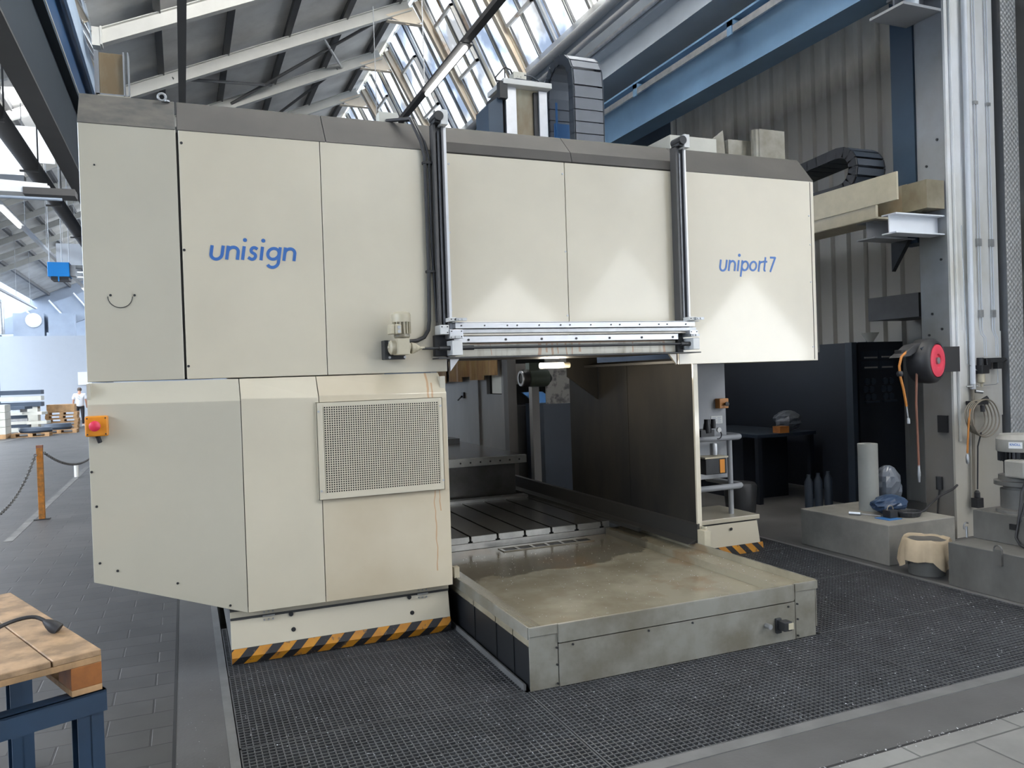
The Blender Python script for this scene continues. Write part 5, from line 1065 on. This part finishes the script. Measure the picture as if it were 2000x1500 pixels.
def TL(z): return Matrix.Translation((0, 0, -PB.z+z)) @ Mp
mb = MB(); mb.box(-.01, .06, -.01, .9, -.008, 0, Mp); mb.box(-.01, .0, -.01, .9, -.075, 0, Mp); obj('front_rail', mb, 'trestle_blue', t)
mb = MB(); mb.box(.9, .97, -.01, .9, -.008, 0, Mp); mb.box(.96, .97, -.01, .9, -.075, 0, Mp); obj('rear_rail', mb, 'trestle_blue', t)
mb = MB(); mb.box(0, .97, -.01, .0, -.045, 0, Mp); obj('side_rail', mb, 'trestle_blue', t)
for x, y in ((.0, .0), (.0, .75), (.9, .0), (.9, .75)):
    mb = MB(); mb.box(x, x+.07, y+.04, y+.046, -.578, -.004, Mp); mb.box(x, x+.006, y-.0, y+.085, -.578, -.004, Mp); mb.box(x+.066, x+.072, y, y+.085, -.578, -.004, Mp); obj('leg', mb, 'trestle_blue', t)
mb = MB(); P_ = [Mp @ Vector(v) for v in ((.06, .62, .16), (.20, .50, .158), (.34, .36, .165), (.43, .20, .195), (.42, .11, .205), (.38, .07, .185), (.365, .06, .175))]
from mathutils.geometry import interpolate_bezier
pts = []
for i in range(len(P_)-1):
    a, b = P_[i], P_[i+1]; pa = P_[max(0, i-1)]; nb = P_[min(len(P_)-1, i+2)]
    pts += interpolate_bezier(a, a+(b-pa)/6, b-(nb-a)/6, b, 6)[:-1]
pts.append(P_[-1]); mb.tube(pts, .0075, 10)
t = thing('power_cable', 'black cable with a round plug resting on the pallet', 'cable', tuple(Mp @ Vector((.3, .3, .144)))); obj('lead', mb, 'rubber_black', t, smooth=60)
obj('plug', MB().lathe([(.008, -.02), (.018, 0), (.024, .02), (.024, .045), (0, .045)], Mp @ Vector((.372, .066, .178)), (ux*.5-vx*.6+Vector((0, 0, -.55))), 16), 'rubber_black', t, smooth=40)

# ================================================================== chain barrier
def post(x, y, h, lab):
    t = thing('barrier_post', lab, 'post', (x, y, 0))
    obj('upright', MB().box(x-.035, x+.035, y-.035, y+.035, .012, h), 'post_orange', t, bevel=.004); obj('post_cap', MB().box(x-.036, x+.036, y-.036, y+.036, h-.03, h+.005), 'hose_brown', t)
    mb = MB(); mb.box(x-.09, x+.09, y-.05, y+.05, 0, .012); obj('base_plate', mb, 'dark_steel', t)
    mb = MB(); mb.tube([(x-.06, y, h-.10), (x+.06, y, h-.10)], .010, 8); obj('eye_bolt', mb, 'galvanised', t)
post(-1.735, 11.7, .95, 'orange steel post of the chain barrier in the aisle')
def chain(a, b, sag, lab, mt, n=None):
    a, b = Vector(a), Vector(b); L_ = (b-a).length; N = int(L_/.055); mb = MB(); pts = [a.lerp(b, i/N)-Vector((0, 0, sag*4*(i/N)*(1-i/N))) for i in range(N+1)]
    for i in range(N):
        p, q = pts[i], pts[i+1]; d = (q-p).normalized(); s = d.cross(Vector((0, 0, 1))).normalized(); u = s.cross(d) if i % 2 else s; c = (p+q)/2; R1, R2 = (q-p).length*.62, .018
        mb.tube([c+d*R1*math.cos(2*PI*k/8)+u*R2*math.sin(2*PI*k/8) for k in range(8)], .006, 4, closed=True)
    return single('barrier_chain', mb, mt, lab, 'chain', 'chains of the aisle barrier', base=tuple(a.lerp(b, .5)-Vector((0, 0, sag))))
chain((-1.78, 11.68, .84), (-1.80, 7.2, .84), .44, 'grey steel chain sagging from the orange post towards the viewer', 'duct_dark')
chain((-1.69, 11.7, .86), (-1.40, 18.3, .9), .42, 'grey steel chain sagging from the orange post away towards the machine', 'duct_dark')
single('low_support', MB().tube([(-1.93, 17.0, 0), (-1.93, 17.0, .26)], .04, 8), 'white_metal', 'short white stub standing under the far chain', 'stub', base=(-1.93, 17.0, 0))

# ================================================================== far left hall
t = thing('partition_screen', 'large white partition screen at the end of the aisle', 'partition', (-5.5, 48.4, 0))
obj('white_sheet', MB().box(-9.0, -2.0, 48.4, 48.5, 0, 4.57), 'partition_white', t); obj('edge_post', MB().box(-9.05, -8.98, 48.35, 48.5, 0, 4.6), 'far_metal', t)
q = obj('notice_board', MB().box(-5.25, -4.6, 48.36, 48.4, 1.9, 2.6), 'white_metal', t)
single('dark_column', MB().box(-8.05, -7.55, 41.0, 41.3, 0, 6.2), 'far_dark', 'dark steel column at the left edge far down the hall', 'column', base=(-7.8, 41.1, 0))
# gable canopy at the far end
mb = MB()
pts = [(-16, 7.4), (-9.2, 4.7), (-4.0, 6.9), (-4.0, 9.4), (-9.0, 6.6), (-16, 9.4)]
single('far_cladding', mb.prism([(-9.6, 4.9), (-6.9, 5.0), (-2.0, 7.1), (-2.0, 8.9), (-5.0, 7.4), (-9.6, 5.6)], 'y', 52, 52.2), 'far_metal', 'grey corrugated cladding band under the far roof', 'cladding', base=(-6, 52.1, 4.8))
for i in range(5):
    x = -8.2+i*1.25; mb = MB(); mb.tube([(x, 51.9, 6.4+i*.42), (x+1.0, 51.9, 5.1+i*.42)], .05, 6)
    single('cladding_rib', mb, 'steel_pale', 'pale slanted rib on the far cladding band, %s from the left' % ('first', 'second', 'third', 'fourth', 'fifth')[i], 'rib', 'pale ribs on the far cladding', base=(x+.5, 51.9, 5.7+i*.42))
for i, (x0, x1) in enumerate(((-8.6, -7.1), (-6.9, -5.6))): single('far_cabinet', MB().box(x0, x1, 51, 51.8, 0, 6.0), 'far_metal', 'pale grey box housing above the white partition, %s one' % ('left', 'right')[i], 'housing', base=((x0+x1)/2, 51.4, 0))
t = thing('far_racking', 'bluish steel racking with pipes at the far left', 'rack', (-11, 50, 0))
for i in range(9): obj('shelf_beam', MB().box(-13, -9.0, 49.8, 50.2, 1.0+.6*i, 1.12+.6*i), 'far_dark', t)
for x in (-13, -11.2, -9.4): obj('upright', MB().box(x, x+.15, 49.7, 50.3, 0, 6.3), 'far_metal', t)
single('round_vent', MB().lathe([(.35, 0), (.40, .05), (.30, .1), (0, .12)], (-7.6, 51.0, 5.6), (0, -1, 0), 24), 'duct_white', 'round vent rim on the far grey wall', 'vent', base=(-7.6, 51.0, 5.6), smooth=40)
mb = MB(); mb.tube([(-12, 44, 7.0), (-8.0, 44, 6.0), (-7.9, 44, 5.9), (-7.9, 44, 4.4)], .14, 12)
# vent pipe
single('vent_pipe', mb, 'galvanised', 'bent galvanised pipe near the far racking', 'pipe', base=(-7.9, 44, 4.4), smooth=40)
# pallet stacks
def mini_pallet(t, x, y, z, name='pallet', w=1.2, d=.8, mt='wood_pale'):
    mb = MB()
    for k in range(5): mb.box(x, x+w, y+k*(d-.12)/4, y+k*(d-.12)/4+.12, z+.122, z+.144)
    for xx in (x, x+w/2-.07, x+w-.145):
        mb.box(xx, xx+.145, y, y+d, z+.10, z+.122)
        for k in (0, .35, .70): mb.box(xx, xx+.145, y+k*d/.8, y+k*d/.8+.1, z+.022, z+.10)
    for k in (0, .35, .70): mb.box(x, x+w, y+k*d/.8, y+k*d/.8+.1, z, z+.022)
    bmesh.ops.translate(mb.bm, vec=(-x, -y, -z), verts=mb.bm.verts); o = obj(name, mb, mt); o.location = (x, y, z); return o
PLX = 33.0
def stack(x, y, n, z0, lab, grp, mt='wood_pale', step=.146):
    for k in range(n):
        o = mini_pallet(None, x+.02*((k*7) % 3-1), y, z0+k*step, 'wooden_pallet', mt=mt)
        tag(o, lab % ('lowest', 'second from the floor', 'third from the floor', 'fourth from the floor', 'fifth from the floor', 'sixth from the floor')[k], 'pallet', grp)
stack(-5.75, 33.0, 1, 0, 'far wooden pallet under the dark flat castings, %s', 'far pallets')
stack(-5.05, 34.6, 1, 0, 'far wooden pallet right behind the dark castings, %s', 'far pallets')
stack(-5.45, 38.5, 5, 0, 'wooden pallet in the far right stack under the brown crate, %s', 'far right pallet stack')
for i, (x, y, z, w, h) in enumerate(((-5.55, 33.1, .146, 1.0, .17), (-5.05, 34.7, .146, .9, .22))):
    single('flat_casting', MB().lathe([(w*.5, 0), (w*.55, h*.4), (w*.5, h), (0, h)], (x+.5, y+.35, z), (0, 0, 1), 14), 'far_dark', ('dark flat casting on the nearest far pallet', 'dark blue casting on the second far pallet')[i], 'casting', base=(x+.5, y+.35, z), smooth=30)
single('brown_crate', MB().box(-5.40, -4.35, 38.5, 39.2, .732, 1.05), 'wood_pale', 'light brown crate on top of the far right pallet stack', 'crate', base=(-4.9, 38.9, .732), bevel=.01)
for k in range(4): single('grey_crate', MB().box(-7.1, -5.85, 32.6, 33.6, .16+k*.262, .41+k*.262), 'panel_pale', 'flat grey metal crate at the left edge, %s of the pile' % ('lowest', 'second', 'third', 'topmost')[k], 'crate', 'flat grey crates at the left edge', base=(-6.5, 33.1, .16+k*.262))
single('crate_base', MB().box(-7.1, -5.85, 32.6, 33.6, 0, .158), 'wood_pale', 'pale wooden skid under the pile of grey crates', 'skid', base=(-6.5, 33.1, 0))
t = thing('machine_casting_pile', 'mixed pale metal parts piled between the far pallets', 'metal parts', (-5.6, 36, 0))
rr = random.Random(11)
for k in range(9):
    x = -6.2+rr.random()*1.1; z = .0+.12*k; M = Matrix.Translation((x, 36+rr.random()*.4, z)) @ Matrix.Rotation(rr.uniform(-.3, .3), 4, 'Z')
    obj('part', MB().box(-.35, .35, -.3, .3, 0, .11, M), ('panel_pale', 'galvanised', 'far_dark')[k % 3], t)
for k in range(3):
    single('steel_tray', MB().box(-7.0, -5.45, 37.6, 38.4, 1.02+k*.25, 1.20+k*.25), ('far_dark', 'panel_pale', 'far_dark')[k], 'long steel tray on the raised far left pile, %s' % ('bottom', 'middle', 'top')[k], 'tray', 'trays on the far left pile', base=(-6.2, 38, 1.02+k*.25))
single('tray_support', MB().box(-6.9, -5.6, 37.65, 38.35, 0, 1.015), 'panel_pale', 'pale box block carrying the far steel trays', 'block', base=(-6.2, 38, 0))
# overhead items, left bay
def light_run(name, x, z, y0, y1, lit, lab, hang=0, mt='duct_white', hz=8.4):
    t = thing(name, lab, 'light', (x, (y0+y1)/2, z))
    obj('rail', MB().box(x-.05, x+.05, y0, y1, z, z+.07), mt, t)
    for a, b in lit: obj('tube', MB().tube([(x, a, z-.045), (x, b, z-.045)], .035, 8), 'tube_day', t, smooth=60)
    for a, b in lit: obj('tube_tray', MB().box(x-.09, x+.09, a-.05, b+.05, z-.01, z), mt, t)
    y = y0+.6
    while y < y1-.3: obj('hanger_wire', MB().tube([(x, y, z+.07), (x, y, hz)], .008, 4), 'steel_grey', t); y += 3.2
    return t
light_run('light_trunking', -3.30, 5.42, 14.5, 37, [(18.6, 20.8), (33.2, 36.6)], 'white fluorescent light run in the left bay, nearer one')
light_run('light_trunking', -6.15, 5.42, 24, 42, [(28, 30)], 'white fluorescent light run in the left bay, farther one', hz=7.9)
light_run('light_trunking', 3.60, 6.05, 8.0, 18.5, [(9.9, 11.7)], 'dark light trunking with a lit tube in front of the roof glazing', mt='duct_dark', hz=8.8)
light_run('light_trunking', .13, 5.95, 8.0, 17.0, [], 'unlit dark trunking running along the machine bay roof', mt='roof_purlin', hz=7.9)
t = thing('cable_tray', 'perforated white cable tray with a blue pipe crossing the left bay', 'cable tray', (-2.6, 12, 4.2))
obj('tray', MB().box(-6, -1.55, 12.0, 12.3, 4.26, 4.36), 'duct_white', t); obj('tray_end', MB().box(-1.85, -1.25, 11.98, 12.3, 4.235, 4.325), 'duct_dark', t); obj('blue_pipe', MB().tube([(-6, 11.95, 4.20), (-1.4, 11.95, 4.17)], .02, 8), 'far_metal', t)
obj('wrapped_pipe', MB().tube([(-6, 12.2, 4.44), (-2.2, 12.2, 4.41), (-1.6, 12.2, 4.38)], .05, 10), 'duct_white', t, smooth=50)
for x in (-2.22, -2.14): obj('hanger', MB().tube([(x, 12.1, 4.2), (x, 12.1, 6.9)], .008, 5), 'duct_white', t)
single('glowing_panel', MB().box(-7, -2.14, 14.0, 14.05, 4.95, 5.70).box(-2.14, -1.72, 14.0, 14.05, 5.16, 5.70), 'backlit_white', 'bright white backlit panel high up across the left bay behind the cable tray', 'panel', base=(-4, 14, 4.95))  # panel's own emission stands for daylight behind it
single('cross_beam', MB().box(-9, -2.14, 14.0, 14.2, 4.86, 4.95), 'steel_grey', 'grey beam along the lower edge of the white overhead panel', 'beam', base=(-4, 14.1, 4.86))
t = thing('unit_heater', 'bright blue unit heater hanging in the left bay', 'heater', (-2.72, 22, 4.35))
obj('housing', MB().box(-2.95, -2.48, 22, 22.5, 4.42, 4.77), 'heater_blue', t, bevel=.01); obj('outlet', MB().box(-2.88, -2.5, 22.0, 22.5, 4.34, 4.42), 'dark_steel', t); obj('blue_tab', MB().box(-2.73, -2.70, 21.98, 22, 4.30, 4.42), 'heater_blue', t)
mb = MB(); mb.box(-2.48, -2.36, 22.1, 22.4, 4.45, 4.72); mb.tube([(-2.36, 22.2, 4.66), (-2.2, 22.2, 4.66)], .02, 6); obj('pipe_fitting', mb, 'galvanised', t)
for x in (-2.93, -2.66, -2.5): obj('hanger', MB().tube([(x, 22.2, 4.77), (x, 22.2, 7.9)], .01, 5), 'duct_white', t)
single('white_duct', MB().box(-3.0, -2.0, 24, 24.8, 4.98, 5.55), 'duct_white', 'pale square duct section behind the blue heater', 'duct', base=(-2.5, 24.4, 4.98))
for i, z in enumerate((4.72, 4.86)): single('white_pipe', MB().tube([(-2.75, 26, z+.18), (-1.6, 26, z+.18)], .035, 8), 'duct_white', 'short white pipe right of the blue heater, %s' % ('lower', 'upper')[i], 'pipe', base=(-2.2, 26, z+.14), smooth=40)

# ================================================================== person walking away
def skinned(name, V, E_, R, mt, parent, sub=2, root=0):
    me = bpy.data.meshes.new(name); me.from_pydata([Vector(v) for v in V], E_, []); me.update()
    o = bpy.data.objects.new(name, me); COL.objects.link(o); me.materials.append(MATS[mt])
    sk = o.modifiers.new('skin', 'SKIN'); sk.use_smooth_shade = True
    for i, r in enumerate(R):
        d = me.skin_vertices[0].data[i]; d.radius = r if isinstance(r, tuple) else (r, r); d.use_root = (i == root)
    s = o.modifiers.new('sub', 'SUBSURF'); s.levels = sub; s.render_levels = sub
    o.parent = parent; return o
t = thing('person', 'person in a white printed t-shirt and dark trousers walking away down the aisle', 'person', (-4.33, 40.2, 0))
H_ = 1.0
bv = [(0, 0, .95), (0, .02, 1.18), (0, .03, 1.40), (0, .05, 1.52), (0, .09, 1.62), (0, .10, 1.74),
      (.10, 0, .90), (.11, -.03, .50), (.11, .05, .09), (.11, -.06, .05), (-.10, 0, .90), (-.11, .06, .50), (-.12, .12, .10), (-.12, .0, .05),
      (.19, .03, 1.41), (.25, .0, 1.14), (.27, .05, .90), (.27, .07, .82), (-.19, .03, 1.41), (-.25, .02, 1.14), (-.28, .06, .90), (-.28, .08, .82)]
bv = [(x, y, z) for x, y, z in bv]
be = [(0, 1), (1, 2), (2, 3), (3, 4), (4, 5), (0, 6), (6, 7), (7, 8), (8, 9), (0, 10), (10, 11), (11, 12), (12, 13), (2, 14), (14, 15), (15, 16), (16, 17), (2, 18), (18, 19), (19, 20), (20, 21)]
br_ = [(.15, .11), (.13, .10), (.15, .10), .05, (.08, .09), .055, .085, .06, .04, .04, .085, .06, .04, .04, .055, .042, .03, .03, .055, .042, .03, .03]
body = skinned('body', bv, be, br_, 'skin', t)
skinned('shirt', [(0, .01, .84), (0, .02, 1.2), (0, .03, 1.42), (.19, .03, 1.42), (.26, .01, 1.20), (-.19, .03, 1.42), (-.26, .02, 1.20), (0, .04, 1.47)], [(0, 1), (1, 2), (2, 3), (3, 4), (2, 5), (5, 6), (2, 7)], [(.19, .13), (.175, .13), (.17, .12), .085, .075, .085, .075, .07], 'shirt', t)
skinned('trousers', [(0, .01, 1.04), (.095, 0, .86), (.11, -.03, .50), (.11, .05, .11), (-.095, 0, .86), (-.11, .06, .50), (-.12, .12, .11)], [(0, 1), (1, 2), (2, 3), (0, 4), (4, 5), (5, 6)], [(.18, .13), .105, .075, .055, .105, .075, .055], 'trouser', t)
o = obj('hair', MB().lathe([(.0, -.02), (.075, -.01), (.092, .05), (.085, .11), (.05, .145), (0, .155)], (0, .09, 1.60), (0, 0, 1), 16), 'hair', t, smooth=60, local=True)
for s, y in ((1, -.02), (-1, .07)): obj('shoe', MB().box(.11*s-.045, .11*s+.045, y-.13, y+.13, 0, .09), 'white_metal', t, bevel=.02, local=True)
mb = MB()
for i, (x, z, w) in enumerate(((-.05, 1.36, .12), (.0, 1.31, .08), (-.09, 1.26, .16), (-.03, 1.21, .12))): mb.box(x, x+w*.5, -.118, -.112, z, z+.02)
obj('shirt_print', mb, 'far_metal', t, local=True)

for o in list(bpy.data.objects):
    if 'base' in o: del o['base']
for m in bpy.data.materials:
    if 'rampnode' in m: del m['rampnode']
